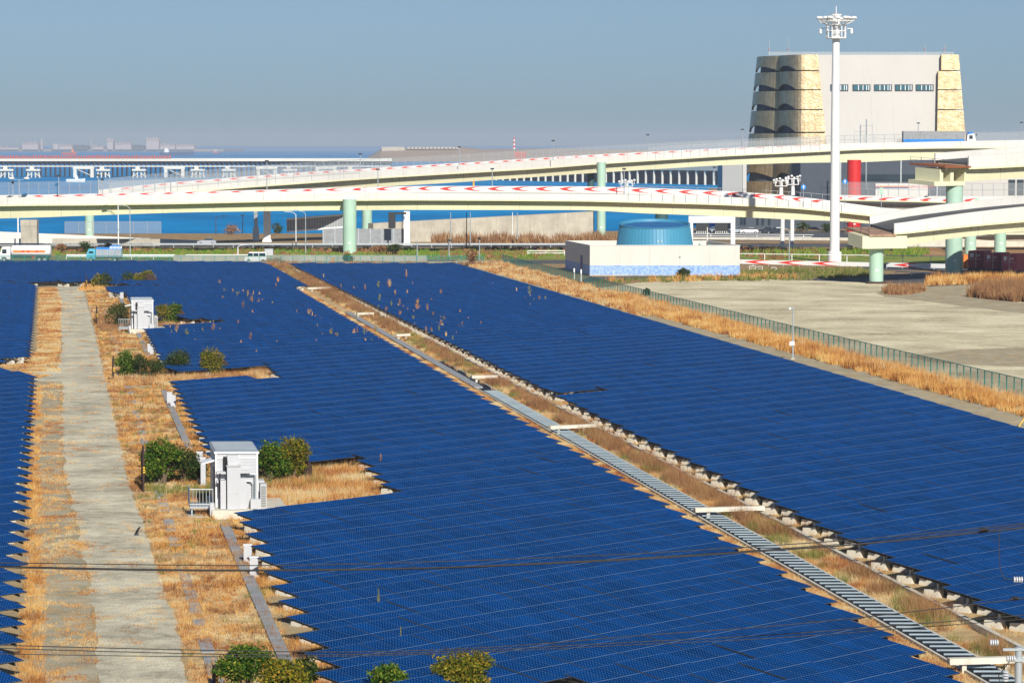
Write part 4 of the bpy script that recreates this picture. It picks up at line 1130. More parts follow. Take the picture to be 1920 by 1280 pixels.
make_cabin('near white inverter cabin with grey roof, railing and cabinets, beside the gravel road', atx(401, Yc1)+.0, Yc1)
p = G(245, 617, .5); make_cabin('far white inverter cabin with railing, smaller in the picture, beside the gravel road', p.x, p.y+1.0)
# junction boxes
def jbox(x, yb, h, w, label, L=.32):
    p = G(x, yb); t = thing('junction_box', label, 'junction box', p, -UA*0, 'white junction boxes')
    mb = MB(); mb.box((-w/2-.05,-.05,0), (w/2+.05,L+.05,.12)); mb.build('base', M['lightconc'], t)
    mb = MB(); mb.box((-w/2,0,.12), (w/2,L,h)); bd = mb.build('body', M['whitecab'], t)
    mb = MB(); mb.box((-w/2-.03,-.03,h), (w/2+.03,L+.03,h+.04)); mb.build('lid', M['white'], t)
jbox(464.5, 1058, .98, .40, 'left one of the two white boxes at the field edge below the near cabin')
jbox(476, 1083, 1.0, .40, 'right one of the two white boxes at the field edge below the near cabin')
jbox(318, 758, .95, .42, 'left one of two white boxes at the trough end beyond the near cabin')
jbox(324.5, 764, .95, .42, 'right one of two white boxes at the trough end beyond the near cabin')
jbox(280, 663, .95, .36, 'taller white box in front of the far cabin, behind the dark shrubs')
jbox(284.5, 666, .8, .36, 'shorter white box in front of the far cabin, behind the dark shrubs')
jbox(228.5, 562, .95, .42, 'white box behind the far cabin, next to the farthest shrubs')
jbox(408.5, 602, .8, .36, 'left white box in the notch corner right of the far cabin')
jbox(413, 603, .7, .3, 'right white box in the notch corner right of the far cabin')
jbox(374.5, 905, 1.9, .36, 'tall narrow white cabinet behind the landing of the near cabin, farther one')
jbox(381, 912, 1.75, .3, 'tall narrow white cabinet behind the landing of the near cabin, nearer one')
p = G(381, 892); t = thing('control_box', 'dark grey control box on a stand left of the near cabin', 'control box', p)
mb = MB(); mb.box((-.22,0,.5), (.22,.25,1.0)); mb.build('body', M['dsteel'], t); mb = MB(); mb.box((-.2,.08,0), (-.14,.14,.5)); mb.build('leg', M['steel'], t); mb = MB(); mb.box((.14,.08,0), (.2,.14,.5)); mb.build('leg', M['steel'], t)

# ================================================================== VEGETATION
def leafcloud(name, blobs, n, size, mat, parent, seed, flat_=.0):
    """leaf quads spread through ellipsoid blobs: (cx,cy,cz,rx,ry,rz)"""
    rg = np.random.default_rng(seed); vol = np.array([b[3]*b[4]*b[5] for b in blobs])**.66; pr = vol/vol.sum()
    k = rg.choice(len(blobs), n, p=pr); B = np.array(blobs)[k]
    d = rg.normal(size=(n, 3)); d /= np.linalg.norm(d, axis=1)[:, None]
    rad = (rg.random(n)**.28)*(1+.10*rg.normal(size=n)); 
    nzv = 1+.22*np.sin(d[:,0]*7+seed)*np.cos(d[:,1]*6+seed*2)+.15*np.sin(d[:,2]*9+seed)
    c = B[:, :3]+d*B[:, 3:]*(rad*nzv)[:, None]
    c = c[c[:,2] > .05]; n = len(c)
    a = rg.normal(size=(n, 3)); a /= np.linalg.norm(a, axis=1)[:, None]
    dd = d[:n] if len(d) == n else rg.normal(size=(n,3))
    b2 = np.cross(a, rg.normal(size=(n, 3))); b2 /= np.linalg.norm(b2, axis=1)[:, None]
    s = size*(.6+.8*rg.random(n))[:, None]
    v = np.stack([c-a*s, c+b2*s*.45, c+a*s, c-b2*s*.45], 1).reshape(-1, 3)
    me = bpy.data.meshes.new(name); me.vertices.add(len(v)); me.vertices.foreach_set('co', v.ravel())
    me.loops.add(4*n); me.loops.foreach_set('vertex_index', np.arange(4*n)); me.polygons.add(n)
    me.polygons.foreach_set('loop_start', np.arange(0, 4*n, 4)); me.polygons.foreach_set('loop_total', np.full(n, 4))
    me.materials.append(mat); me.update(); me.validate()
    o = bpy.data.objects.new(name, me); col.objects.link(o); o.parent = parent; return o
def shrub(label, x, yb, wpx, hpx, mat, seed, lsize=.12, n=2600, Y=None, trunk=True, name='shrub', cat='shrub', group='shrubs of the planting clusters', low=.35):
    p = G(x, yb); 
    if Y: p = Vector((atx(x, Y), Y, 0))
    s = S(p.y); w_, h_ = wpx*1.12/s, hpx*1.03/s
    t = thing(name, label, cat, p, 0, group); rg = random.Random(seed)
    bl_ = []
    for k in range(9):
        a = rg.uniform(0, 2*math.pi); q = rg.uniform(.1, .32)*w_
        zz = rg.uniform(low+.12, .80)*h_
        r_ = rg.uniform(.15, .27)*w_*(1.15 if zz < .6*h_ else .9)
        bl_.append((q*math.cos(a), q*math.sin(a), zz, r_, r_, min(r_*.8, h_-zz)))
    bl_.append((0, 0, h_*.66, w_*.32, w_*.32, h_*.3))
    leafcloud('crown', bl_, int(n*(1.9 if n > 500 else 1)), lsize*(.72 if n > 500 else 1), mat, t, seed)
    if trunk:
        mb = MB()
        for k in range(6):
            a = rg.uniform(0, 2*math.pi); q = rg.uniform(.08, .36)*w_; z1 = rg.uniform(.5, .85)*h_
            b0 = Vector((rg.uniform(-.08,.08)*w_, rg.uniform(-.05,.05)*w_, 0)); b1 = Vector((q*.45*math.cos(a), q*.45*math.sin(a), h_*.35)); b2 = Vector((q*math.cos(a), q*math.sin(a), z1))
            mb.cyl(b0, b1, .045*h_**.5, .03*h_**.5, 6); mb.cyl(b1, b2, .03*h_**.5, .012, 6)
        mb.build('trunk', M['bark'], t)
    return t
SH = [
 ('bright green shrub left of the near cabin, behind the dark brown screen', 304, 908, 72, 88, 'leaf', .13, 3600),
 ('darker spreading shrub just left of the near cabin landing', 346, 905, 72, 68, 'leafdark', .12, 3200),
 ('green and yellow shrub right of the near cabin, the left one of the pair', 508, 906, 66, 80, 'leaf', .13, 3200),
 ('yellow-topped shrub in front of the arched brown screen right of the near cabin', 547, 903, 74, 84, 'leafyel', .12, 3600),
 ('bright green shrub at the left end of the shrub group between the two cabins', 235, 708, 40, 54, 'leaf', .12, 2000),
 ('dark ragged shrub second from left between the two cabins', 262, 709, 42, 46, 'leafdark', .12, 1300),
 ('low dark shrub third from left between the two cabins', 290, 710, 44, 40, 'leafdark', .12, 1300),
 ('round dark green shrub left of the shrub held by brown screens', 337, 706, 60, 50, 'leafdark', .12, 2000),
 ('yellow-topped round shrub between two brown screens near the dark panel edge', 397, 705, 56, 54, 'leafyel', .12, 2200),
 ('dark shrub left of the far cabin', 222, 612, 54, 44, 'leafdark', .14, 1500),
 ('wide yellow-green shrub right of the far cabin', 305, 608, 40, 38, 'leafyel', .15, 1400),
 ('rounded shrub beside the brown screen right of the far cabin', 328, 607, 34, 40, 'leaf', .15, 1200),
 ('yellowish shrub at the far end of the gravel road, leftmost of the far group', 184, 541, 26, 29, 'leafyel', .17, 700),
 ('grey-green shrub at the far end of the gravel road, second from left', 199, 541, 26, 30, 'leafdark', .17, 700),
 ('round grey-green shrub in the middle of the farthest shrub group', 240, 538, 32, 30, 'leafdark', .17, 800),
 ('yellow-brown small shrub in the farthest shrub group', 259, 538, 24, 27, 'leafyel', .17, 600),
 ('yellow-topped shrub beside the farthest brown screen', 277, 537, 32, 31, 'leafyel', .17, 800),
]
for i, (lb, x, yb, w_, h_, m_, ls, nn) in enumerate(SH): shrub(lb, x, yb, w_, h_, M[m_], 11+i, ls, nn, low=.16 if i < 4 else -.06)
shrub('bright green shrub at the bottom edge, leftmost of the nearest shrubs', 462, 0, 96, 112, M['leaf'], 91, .10, 4200, Y=116)
shrub('dark reddish shrub at the bottom edge, second of the nearest shrubs', 532, 0, 96, 88, M['leafyel'], 92, .10, 3600, Y=115.5)
shrub('dark green low shrub at the bottom edge, third of the nearest shrubs', 568, 0, 66, 78, M['leafdark'], 95, .10, 2600, Y=116.5)
shrub('rounded yellow-green shrub at the bottom edge left of the picture centre', 726, 0, 92, 80, M['leaf'], 93, .09, 3800, Y=115)
shrub('dense yellow round shrub at the bottom edge nearest the picture centre', 872, 0, 118, 98, M['leafyel'], 94, .085, 6500, Y=115.5)
# other bushes, far
for lb, x, yb, w_, h_, m_ in (
 ('green-brown bush on the verge above the parked trucks', 160, 473, 24, 22, 'leafdark'),
 ('reddish bush on the verge above the tanker truck tail', 116, 474, 26, 18, 'brownweed'),
 ('small bush on the verge behind the blue truck', 203, 468, 16, 12, 'leafdark'),
 ('brown-green bush right of the tall green pier', 708, 477, 44, 16, 'brownweed'),
 ('green bush between the green pier and the leaning pole', 738, 477, 30, 20, 'leafdark'),
 ('tall bush at the corner where the two teal fences meet', 884, 499, 26, 34, 'brownweed'),
 ('dark bush at the foot of the tall green pier, by the teal fence', 651, 494, 22, 18, 'leafdark'),
 ('dark round bush in front of the mottled blue wall', 1281, 522, 30, 20, 'leafdark'),
 ('dark leafy bush by the teal fence near its far end', 1213, 557, 14, 16, 'leafdark'),
 ('leafless dark bush on the shore under the lower viaduct', 436, 440, 30, 22, 'brownweed'),
 ('dark bush on the shore beside the ribbed grey wall', 518, 438, 30, 20, 'leafdark'),
 ('leafy tree among the parked cars, beneath the viaduct', 1505, 437, 30, 22, 'leafdark'),
 ('second leafy tree beneath the viaduct, nearer the red pier', 1548, 436, 24, 18, 'leafdark')):
    shrub(lb, x, yb, w_, h_, M[m_], int(x), .22, 420, trunk=h_ > 14, group=None, low=.1)

# arched brown louvre screens
def screen(label, x, yb, wpx, hpx, alongX):
    p = G(x, yb); s = S(p.y); W = wpx/s; H = hpx/s
    t = thing('brown_screen', label, 'screen', p, 0, 'dark brown louvre screens')
    n = 10; prof = [(0, 0)]; 
    for i in range(n+1):
        u = i/n; prof.append((W*u, H*(.42+.58*math.sin(math.pi/2*(1-u)**.75)) if alongX else H*(.8+.2*(1-abs(2*u-.6)))))
    prof.append((W, 0))
    mb = MB()
    if alongX: mb.prism([(-W+u, 0, z) for u, z in prof], (0, .08, 0))
    else: mb.prism([rp(0, u*1.8, z) for u, z in prof], (.10, 0, 0))
    mb.build('panel', M['brown'], t)
    mb = MB()
    k = 0
    while .15+k*.16 < H*.85:
        z = .15+k*.16
        if alongX:
            xx = 0
            for u, zz in prof[1:-1]:
                if zz > z: xx = u
            mb.box((-W, -.04, z), (-W+xx, -.003, z+.03))
        else: mb.hexa([rp(-.04,0,z),rp(-.003,0,z),rp(-.003,W*1.7,z),rp(-.04,W*1.7,z)],[rp(-.04,0,z+.03),rp(-.003,0,z+.03),rp(-.003,W*1.7,z+.03),rp(-.04,W*1.7,z+.03)])
        k += 1
    mb.build('louvre', M['brown'], t)['kind'] = 'stuff'
    if not alongX:
        for q in range(3):
            mb = MB(); mb.box((.02, -.03, H*.42+q*.14), (.14, -.003, H*.42+q*.14+.08)); mb.build('reflector', M['yellow'], t)
screen('thin dark brown screen with yellow marks beside the road, left of the near cabin', 268, 922, 50, 86, False)
screen('arched dark brown screen behind the shrubs right of the near cabin', 585, 900, 62, 64, True)
screen('thin dark brown screen with yellow marks beside the road, between the two cabins', 212, 717, 34, 50, False)
screen('arched brown screen right of the yellow-topped shrub between the cabins', 430, 702, 54, 42, True)
screen('thin dark brown screen with yellow marks beside the road, left of the far cabin', 181, 609, 26, 36, False)
screen('arched brown screen right of the far cabin shrubs', 348, 605, 30, 34, True)
screen('farthest thin brown screen at the end of the road', 161.5, 542, 20, 28, False)
screen('farthest arched brown screen, beside the yellow-topped shrub', 297, 538, 22, 25, True)
screen('brown pointed screen at the bottom edge, beside the nearest shrubs', 404, 1300, 60, 50, False)
for x, yb, h in ((716, 1300, .0),):
    pass

# grass made of blades
def poly_area(P):
    return abs(sum(P[i].x*P[(i+1)%len(P)].y-P[(i+1)%len(P)].x*P[i].y for i in range(len(P)))/2)
def grass(name, label, P, dens, blades, h, spread, mat, seed, width=.012, hole=.45, lean=.5, cat='grass', keep=None, fs=.5, z=0.0, bigger=True):
    """tufts of thin blades inside polygon P; dens tufts per m2; clumped by noise (hole = share left bare)"""
    rg = np.random.default_rng(seed)
    P = [Vector((p[0], p[1], 0)) for p in P]
    PX = np.array([p.x for p in P]); PY = np.array([p.y for p in P])
    x0, x1, y0, y1 = PX.min(), PX.max(), PY.min(), PY.max(); n0 = int((x1-x0)*(y1-y0)*dens)
    n0 = min(n0, 900000)
    x = rg.uniform(x0, x1, n0); y = rg.uniform(y0, y1, n0)
    ins = np.zeros(n0, bool); j = len(P)-1
    for i in range(len(P)):
        c = ((PY[i] > y) != (PY[j] > y)) & (x < (PX[j]-PX[i])*(y-PY[i])/(PY[j]-PY[i]+1e-12)+PX[i]); ins ^= c; j = i
    x, y = x[ins], y[ins]
    # thin with distance so that blades stay a pixel wide
    def fbm(x, y):
        v = np.zeros_like(x)
        for k, (f, a) in enumerate(((fs, 1.0), (fs*2.3, .6), (fs*5.1, .4))):
            ph = seed*1.7+k*3.1
            v += a*(np.sin(x*f+ph+1.3*np.sin(y*f*.7+ph))*np.cos(y*f*.8-ph+1.1*np.sin(x*f*.9+2*ph)))
        return v/2.0
    v = fbm(x, y); thr = np.quantile(v, hole) if hole > 0 else -9
    sel = v > thr-.12*rg.random(len(v)); x, y, v = x[sel], y[sel], v[sel]
    sc = np.clip(y/170.0, .8, 3.2) if bigger else np.ones_like(y)
    kp = rg.random(len(x)) < 1.0/sc**1.25; x, y, v, sc = x[kp], y[kp], v[kp], sc[kp]
    n = len(x)
    if n == 0: return None
    hh = h*(.45+.75*rg.random(n)+.35*np.clip(v-thr, 0, 1)); 
    K = blades; X = np.repeat(x, K); Y = np.repeat(y, K); HH = np.repeat(hh, K)*(.5+.7*rg.random(n*K)); W = width*np.repeat(sc, K)*(.7+.6*rg.random(n*K))
    ang = rg.uniform(0, 2*math.pi, n*K); rr = spread*np.sqrt(rg.random(n*K))
    bx, by = X+rr*np.cos(ang), Y+rr*np.sin(ang)
    la = ang+rg.normal(size=n*K)*.6; ln = HH*lean*rg.random(n*K)
    tx, ty = bx+ln*np.cos(la), by+ln*np.sin(la)
    wa = rg.uniform(-.7, .7, n*K)
    dx, dy = W*np.cos(wa), W*np.sin(wa)
    z0 = np.full(n*K, z); zt = z+HH
    v3 = np.stack([np.stack([bx-dx, by-dy, z0], 1), np.stack([bx+dx, by+dy, z0], 1), np.stack([tx, ty, zt], 1)], 1).reshape(-1, 3)
    o0 = Vector((float(x.mean()), float(y.mean()), 0)); v3 -= np.array(o0)
    m = n*K; me = bpy.data.meshes.new(name); me.vertices.add(3*m); me.vertices.foreach_set('co', v3.ravel())
    me.loops.add(3*m); me.loops.foreach_set('vertex_index', np.arange(3*m)); me.polygons.add(m)
    me.polygons.foreach_set('loop_start', np.arange(0, 3*m, 3)); me.polygons.foreach_set('loop_total', np.full(m, 3))
    me.materials.append(mat); me.update()
    o = bpy.data.objects.new(name, me); col.objects.link(o); o.location = o0
    tag(o, label, cat, None, 'stuff'); global NBL; NBL += m
    return o
NBL = 0
def PXP(pts): return [G(x, y) for x, y in pts]
rside = PXP([(362,1330),(338,1190),(300,1080),(276,1000),(240,900),(214,780),(196,700),(172,585),(158,537),(222,537),(262,600),(320,700),(400,880),(425,960),(470,1030),(560,1260),(590,1330)])
grass('dry_grass', 'straw-coloured dry grass on the strip right of the gravel road', rside, 30, 7, .13, .16, M['straw'], 1, .013, .34, 1.2, fs=.55)
grass('dry_grass', 'rusty brown weeds mixed into the dry grass right of the road', rside, 9, 11, .32, .12, M['brownweed'], 2, .010, .82, .8, fs=.9)
grass('dry_grass', 'sparse dry tufts growing on the gravel road itself', PXP([(190,1330),(182,1120),(155,1000),(120,885),(118,716),(108,545),(155,540),(196,700),(240,900),(300,1080),(360,1330)]), 12, 7, .10, .16, M['straw'], 77, .012, .88, 1.3, fs=.9)
grass('dry_grass', 'golden longer grass tufts along the strip right of the road', rside, 7, 12, .34, .13, M['gold'], 5, .010, .76, .9, fs=1.1)
grass('green_weeds', 'scattered greenish weeds right of the gravel road', rside, 5, 11, .30, .12, M['greenweed'], 3, .010, .90, .7, fs=.8, cat='weeds')
lside = PXP([(46,1330),(40,1250),(52,1100),(62,900),(62,712),(112,700),(114,560),(106,540),(74,540),(70,660),(20,680),(60,712),(118,720),(120,880),(160,1000),(182,1120),(190,1330)])
grass('dry_grass', 'patchy dry grass between the left panels and the gravel road', lside, 24, 7, .09, .18, M['straw'], 7, .014, .66, 1.3, fs=.9)
grass('dry_grass', 'orange-brown weeds between the left panels and the road', lside, 6, 8, .18, .16, M['gold'], 8, .012, .80, .9, fs=.8)
lotus = PXP([(62,712),(112,700),(114,560),(106,540),(74,540),(70,660),(20,672),(-40,684),(60,706)])
grass('dry_grass', 'dry grass beside the far left field along the road', lotus, 20, 7, .16, .16, M['straw'], 9, .014, .2, 1.1)
edgeL = PXP([(40,1330),(30,1250),(46,1100),(50,900),(58,720),(76,720),(74,900),(78,1010),(84,1130),(80,1250),(86,1330)])
grass('dry_grass', 'bushy dry grass growing under the tips of the left panels', edgeL, 9, 12, .32, .16, M['gold'], 10, .010, .3, .8)
n4p = PXP([(440,962),(400,884),(580,868),(686,852),(756,921)])
grass('dry_grass', 'tall straw grass filling the notch right of the near cabin', n4p, 14, 12, .42, .18, M['straw'], 12, .010, .15, .7)
grass('dry_grass', 'orange weeds in the notch right of the near cabin', n4p, 6, 10, .5, .16, M['gold'], 13, .010, .6, .7)
sh1 = PXP([(280,925),(270,890),(440,890),(600,880),(610,912),(400,935)])
grass('green_weeds', 'greenish undergrowth around the near shrub group', sh1, 9, 12, .45, .18, M['greenweed'], 14, .010, .3, .6, cat='weeds')
n3p = PXP([(210,722),(215,690),(330,690),(440,686),(500,676),(545,709),(440,716),(335,722)])
grass('dry_grass', 'brown undergrowth around the shrub group between the cabins', n3p, 16, 12, .5, .18, M['straw'], 15, .010, .15, .6)
grass('dry_grass', 'dark brown weeds around the shrub group between the cabins', n3p, 7, 12, .6, .18, M['brownweed'], 16, .010, .45, .6)
n2p = PXP([(176,612),(180,592),(350,596),(400,598),(432,603),(300,616),(200,625)])
grass('dry_grass', 'dry undergrowth around the far cabin', n2p, 12, 12, .5, .2, M['brownweed'], 17, .012, .2, .6)
grass('dry_grass', 'straw grass in the notch right of the far cabin', PXP([(300,612),(340,594),(400,598),(432,603)]), 14, 12, .4, .2, M['straw'], 18, .012, .1, .6)
grass('dry_grass', 'dry grass around the farthest shrub group', PXP([(150,545),(160,530),(292,534),(357,534),(225,541)]), 12, 12, .5, .2, M['gold'], 19, .014, .1, .6)
# strip between the two big fields
gut = [F(1.62, 100), F(1.60, 560), F(2.0, 560), F(2.0, 100)]
grass('dry_grass', 'golden dry grass beside the panels along the drainage channel', [F(1.60, 100), F(1.60, 560), F(1.715, 560), F(1.715, 100)], 26, 8, .14, .14, M['straw'], 20, .013, .12, 1.2)
grass('dry_grass', 'straw and brown grass on the bank between channel and kerb', [F(1.80, 100), F(1.78, 300), F(1.76, 560), F(1.93, 560), F(1.89, 300), F(1.895, 100)], 20, 10, .28, .16, M['straw'], 21, .010, .40, 1.0, fs=.5)
grass('brown_weeds', 'bushy red-brown weeds on the bank between channel and kerb', [F(1.815, 100), F(1.80, 300), F(1.76, 560), F(1.92, 560), F(1.875, 300), F(1.88, 100)], 17, 15, .85, .24, M['brownweed'], 22, .009, .64, .8, fs=.6, cat='weeds')
grass('green_weeds', 'green weeds dotted along the bank beside the channel', [F(1.80, 100), F(1.79, 300), F(1.76, 560), F(1.90, 560), F(1.88, 300), F(1.88, 100)], 14, 15, .5, .2, M['greenweed'], 23, .009, .84, .7, fs=.8, cat='weeds')
grass('dry_grass', 'thin dry weeds among the footings of the right-hand field', [F(1.93, 100), F(1.93, 560), F(2.06, 560), F(2.06, 100)], 8, 9, .3, .15, M['straw'], 24, .010, .5, .8)
grass('dry_grass', 'dry grass along the left edge of the middle field', [F(.455, 100), F(.455, 260), F(.53, 260), F(.53, 100)], 14, 10, .28, .18, M['gold'], 25, .011, .35, .9)
# reeds along the teal fence
grass('tall_reeds', 'tall golden reeds along the teal fence beside the bare lot', [F(3.60, 150), F(3.54, 300), F(3.47, 430), F(3.80, 430), F(3.75, 300), F(3.82, 150)], 12, 11, .72, .25, M['gold'], 30, .014, .22, .55, cat='reeds')
grass('tall_reeds', 'pale straw reeds mixed into the fence-side growth', [F(3.66, 150), F(3.62, 300), F(3.62, 440), F(3.79, 440), F(3.77, 300), F(3.84, 150)], 4, 9, 1.05, .22, M['straw'], 31, .012, .60, .4, cat='reeds')
grass('brown_weeds', 'brown undergrowth at the far end of the fence-side reeds', [F(3.42, 380), F(3.42, 556), F(3.78, 556), F(3.76, 380)], 7, 11, .55, .3, M['straw'], 32, .016, .15, .7, cat='weeds')
grass('dry_grass', 'weeds along the far edge of the fields under the teal fence', [Vector((-100, 536, 0)), Vector((-2, 536, 0)), Vector((-2, 546, 0)), Vector((-100, 546, 0))], 3.5, 10, .7, .3, M['brownweed'], 33, .014, .2, .5)
grass('verge_grass', 'green and brown grass on the verge behind the trucks', [Vector((-120, 570, 0)), Vector((16, 570, 0)), Vector((16, 626, 0)), Vector((-120, 626, 0))], 1.6, 8, .55, .4, M['grassgreen'], 34, .03, .35, .6, fs=.12)
grass('verge_weeds', 'rusty weeds spotted over the verge behind the trucks', [Vector((-120, 570, 0)), Vector((60, 570, 0)), Vector((60, 630, 0)), Vector((-120, 630, 0))], 1.2, 9, .7, .4, M['brownweed'], 35, .03, .62, .6, cat='weeds', fs=.14)
grass('verge_weeds', 'rank brown weeds at the foot of the long concrete wall', [Vector((-18, 655, 0)), Vector((20, 650, 0)), Vector((32, 668, 0)), Vector((-16, 672, 0))], 2.2, 10, 2.0, .5, M['brownweed'], 36, .035, .1, .5, cat='weeds', fs=.2)
grass('verge_weeds', 'green and brown weeds before the pale building and lot edge', PXP([(1110,531),(1200,523),(1345,521),(1480,519),(1620,517),(1640,520),(1500,526),(1215,530)]), 3, 10, .6, .3, M['greenweed'], 37, .02, .3, .5, cat='weeds')
grass('verge_weeds', 'orange-brown weeds before the mottled blue wall', PXP([(1130,528),(1340,518),(1480,518),(1500,523),(1215,530)]), 2.5, 10, .9, .3, M['gold'], 38, .02, .55, .5, cat='weeds')
grass('verge_weeds', 'green weeds along the red arrow barrier', PXP([(1385,512),(1500,507),(1640,508),(1640,518),(1500,516),(1390,520)]), 3, 10, .9, .4, M['greenweed'], 39, .02, .3, .5, cat='weeds')
grass('tall_reeds', 'dense golden reeds at the foot of the tall green pier', PXP([(1735,536),(1745,526),(1860,523),(1960,523),(1960,529),(1850,532)]), 7, 14, 1.1, .35, M['gold'], 40, .02, .08, .5, cat='reeds')
grass('tall_reeds', 'red-brown reed clump at the right edge of the bare lot', PXP([(1815,557),(1835,546),(1900,541),(1990,540),(1990,570),(1900,566)]), 9, 15, 1.6, .35, M['brownweed'], 41, .018, .05, .6, cat='reeds')
grass('tall_reeds', 'small brown weed clump at the foot of the short green pier', PXP([(1655,552),(1660,540),(1725,538),(1735,546),(1700,554)]), 5, 13, .9, .35, M['brownweed'], 42, .018, .15, .6, cat='reeds')
grass('verge_grass', 'green grass band behind the red arrow barrier', PXP([(1385,482),(1390,472),(1740,468),(1740,482)]), 1.0, 9, .9, .5, M['grassgreen'], 43, .04, .2, .6)
print('BLADES', NBL)
# weeds poking up between the panels: individual stalks in the far part, two green ones near
def stalk(label, x, yb, hpx, mat, seed, wide=.35, n=26, zb=.9, group='weeds poking up between the panels'):
    p = G(x, yb, zb); s = S(p.y); H = hpx/s+zb; rg = random.Random(seed); mb = MB()
    mb.cyl((0,0,0), (0,0,H*.95), .012*max(1,p.y/170), .005, 4)
    for k in range(n):
        z = zb+(H-zb)*rg.random()**.9; a = rg.uniform(0, 2*math.pi); L = wide*(H-zb)*(.3+.5*rg.random())*(1.15-(z-zb)/(H-zb)*.7)
        d = Vector((math.cos(a), math.sin(a)*.6, .9+.6*rg.random())).normalized()*L; w = Vector((.018*max(1, p.y/200), 0, .01))
        b = Vector((0,0,z)); mb.add([b-w, b+w, b+d], [(0,1,2)])
    o = mb.build('weed_stalk', mat, loc=(p.x, p.y, 0)); tag(o, label, 'weed', group); return o
stalk('green feathery weed standing among the near panels, the taller of two', 710, 1128, 25, M['greenweed'], 1, .35, 60, group=None)
stalk('green weed spike among the near panels, the shorter nearer one', 751.5, 1191, 17, M['greenweed'], 2, .3, 50, group=None)
stalk('reddish weed among the panels right of the near cabin notch', 714, 867, 16, M['brownweed'], 3, .6, 30, group=None)
rg = random.Random(5)
spots = []
for (cx, cy, sx2, sy2, n) in ((745, 582, 28, 14, 16), (800, 560, 40, 16, 8), (822, 612, 26, 12, 16), (850, 604, 22, 9, 6), (700, 536, 60, 14, 8), (960, 552, 30, 14, 7), (640, 628, 22, 6, 9), (700, 632, 14, 6, 8), (520, 610, 60, 22, 12), (450, 556, 24, 7, 12), (360, 622, 40, 8, 9), (500, 560, 40, 22, 8), (600, 600, 20, 12, 6), (1010, 560, 12, 5, 3)):
    for k in range(n): spots.append((rg.gauss(cx, sx2), rg.gauss(cy, sy2)))
for k, (x, y) in enumerate(spots):
    inm = x < 105+(y-272)*1.66
    stalk('small dry weed tuft sticking up between distant panels of the %s' % ('middle field' if inm else 'right-hand field'), x, y, rg.choice([4,5,6,8,10,14])*rg.uniform(.8,1.15), M[rg.choice(['brownweed','greenweed','gold','brownweed'])], 100+k, rg.uniform(.5, 1.3), 22, group='weed tufts between distant panels of the %s' % ('middle field' if inm else 'right-hand field'))

# ================================================================== BARRIERS, WALLS AND RAILS ON THE GROUND
def guardrail(name, label, a, b, z, h, m, every=4.0, cat='guard rail', two=False):
    a = Vector(a); b = Vector(b); t = thing(name, label, cat, a, 0); d = b-a; L = d.length; u = d.normalized(); nn = Vector((-u.y, u.x, 0))*.04
    for k, zz in enumerate((z,) if not two else (z, z-.45)):
        mb = MB(); q = [p+Vector((0,0,w)) for w in (zz-h/2, zz+h/2) for p in (-nn, d-nn, d+nn, nn)]
        mb.hexa(q[:4], q[4:]); mb.build('rail', m, t)
    n = int(L/every); 
    for k in range(min(n, 99)+1):
        p = u*(L*k/max(1, min(n, 99))); mb = MB(); mb.box((p.x-.06, p.y+.045, 0), (p.x+.06, p.y+.15, z)); mb.build('post', m, t)
    return t
def chev_barrier(name, label, a, b, z0, h, per, cat='barrier'):
    a = Vector(a); b = Vector(b); t = thing(name, label, cat, a, 0); d = b-a; L = d.length; u = d.normalized(); nn = Vector((-u.y, u.x, 0))
    mb = MB(); q = [p+Vector((0,0,w)) for w in (z0, z0+h) for p in (-nn*.05, d-nn*.05, d+nn*.05, nn*.05)]; mb.hexa(q[:4], q[4:]); mb.build('panel', M['white'], t)
    mb = MB(); x = per*.2
    while x < L-per:
        for s_ in (1, -1):
            pts = [(0,.5),(.3,.5+.3*s_),(.55,.5+.5*s_),(.95,.5+.5*s_),(.55,.5+.25*s_),(.38,.5)]
            mb.add([u*(x+per*.9*p)-nn*.056+Vector((0,0,z0+h*(1-q_))) for p, q_ in pts], [(0,1,5),(1,4,5),(1,2,4),(2,3,4)] if s_ > 0 else [(0,5,1),(1,5,4),(1,4,2),(2,4,3)])
        x += per
    c = mb.build('chevron_arrows', M['redmark'], t); c['kind'] = 'stuff'
    for k in range(int(L/3)+1):
        p = u*(k*3.0)+nn*.1; mb = MB(); mb.box((p.x-.06,p.y-.05,0),(p.x+.06,p.y+.05,z0+h)); mb.build('post', M['steel'], t)
    return t
V_ = Vector
chev_barrier('chevron_barrier', 'low white barrier with red arrows running from the pale building past the mast', G(1383, 497), G(1640, 503), .25, .75, 6.5)
chev_barrier('chevron_barrier', 'shaded end of the red arrow barrier between the two green piers', G(1662, 503), G(1780, 506), .25, .75, 6.5)
guardrail('guard_rail', 'white pipe rail above the red arrow barrier, left of the short green pier', G(1383, 491), G(1960, 499), 1.5, .12, M['white'], 5)
guardrail('guard_rail', 'white pipe rail in front of the parked cars', G(1290, 447), G(1730, 452), 1.1, .12, M['white'], 5, two=True)
guardrail('guard_rail', 'white low rail at the foot of the tall green pier', G(1680, 515), G(1800, 519), .5, .18, M['white'], 2.5)
guardrail('guard_rail', 'long grey guard rail behind the green verge, beside the silver car', V_((-110, 634, 0)), V_((12, 634, 0)), .75, .35, M['steel'], 4)
guardrail('guard_rail', 'white guard rail on the truck road, left part', V_((-30-52, 569, 0)), V_((-62, 569, 0)), .7, .45, M['white'], 4)
guardrail('guard_rail', 'white guard rail on the truck road behind the blue truck', V_((-60, 569, 0)), V_((-48, 569, 0)), .7, .45, M['white'], 4)
guardrail('guard_rail', 'thin white rail left of the pale building', V_((3, 590, 0)), V_((10, 590, 0)), .9, .14, M['white'], 3, two=True)
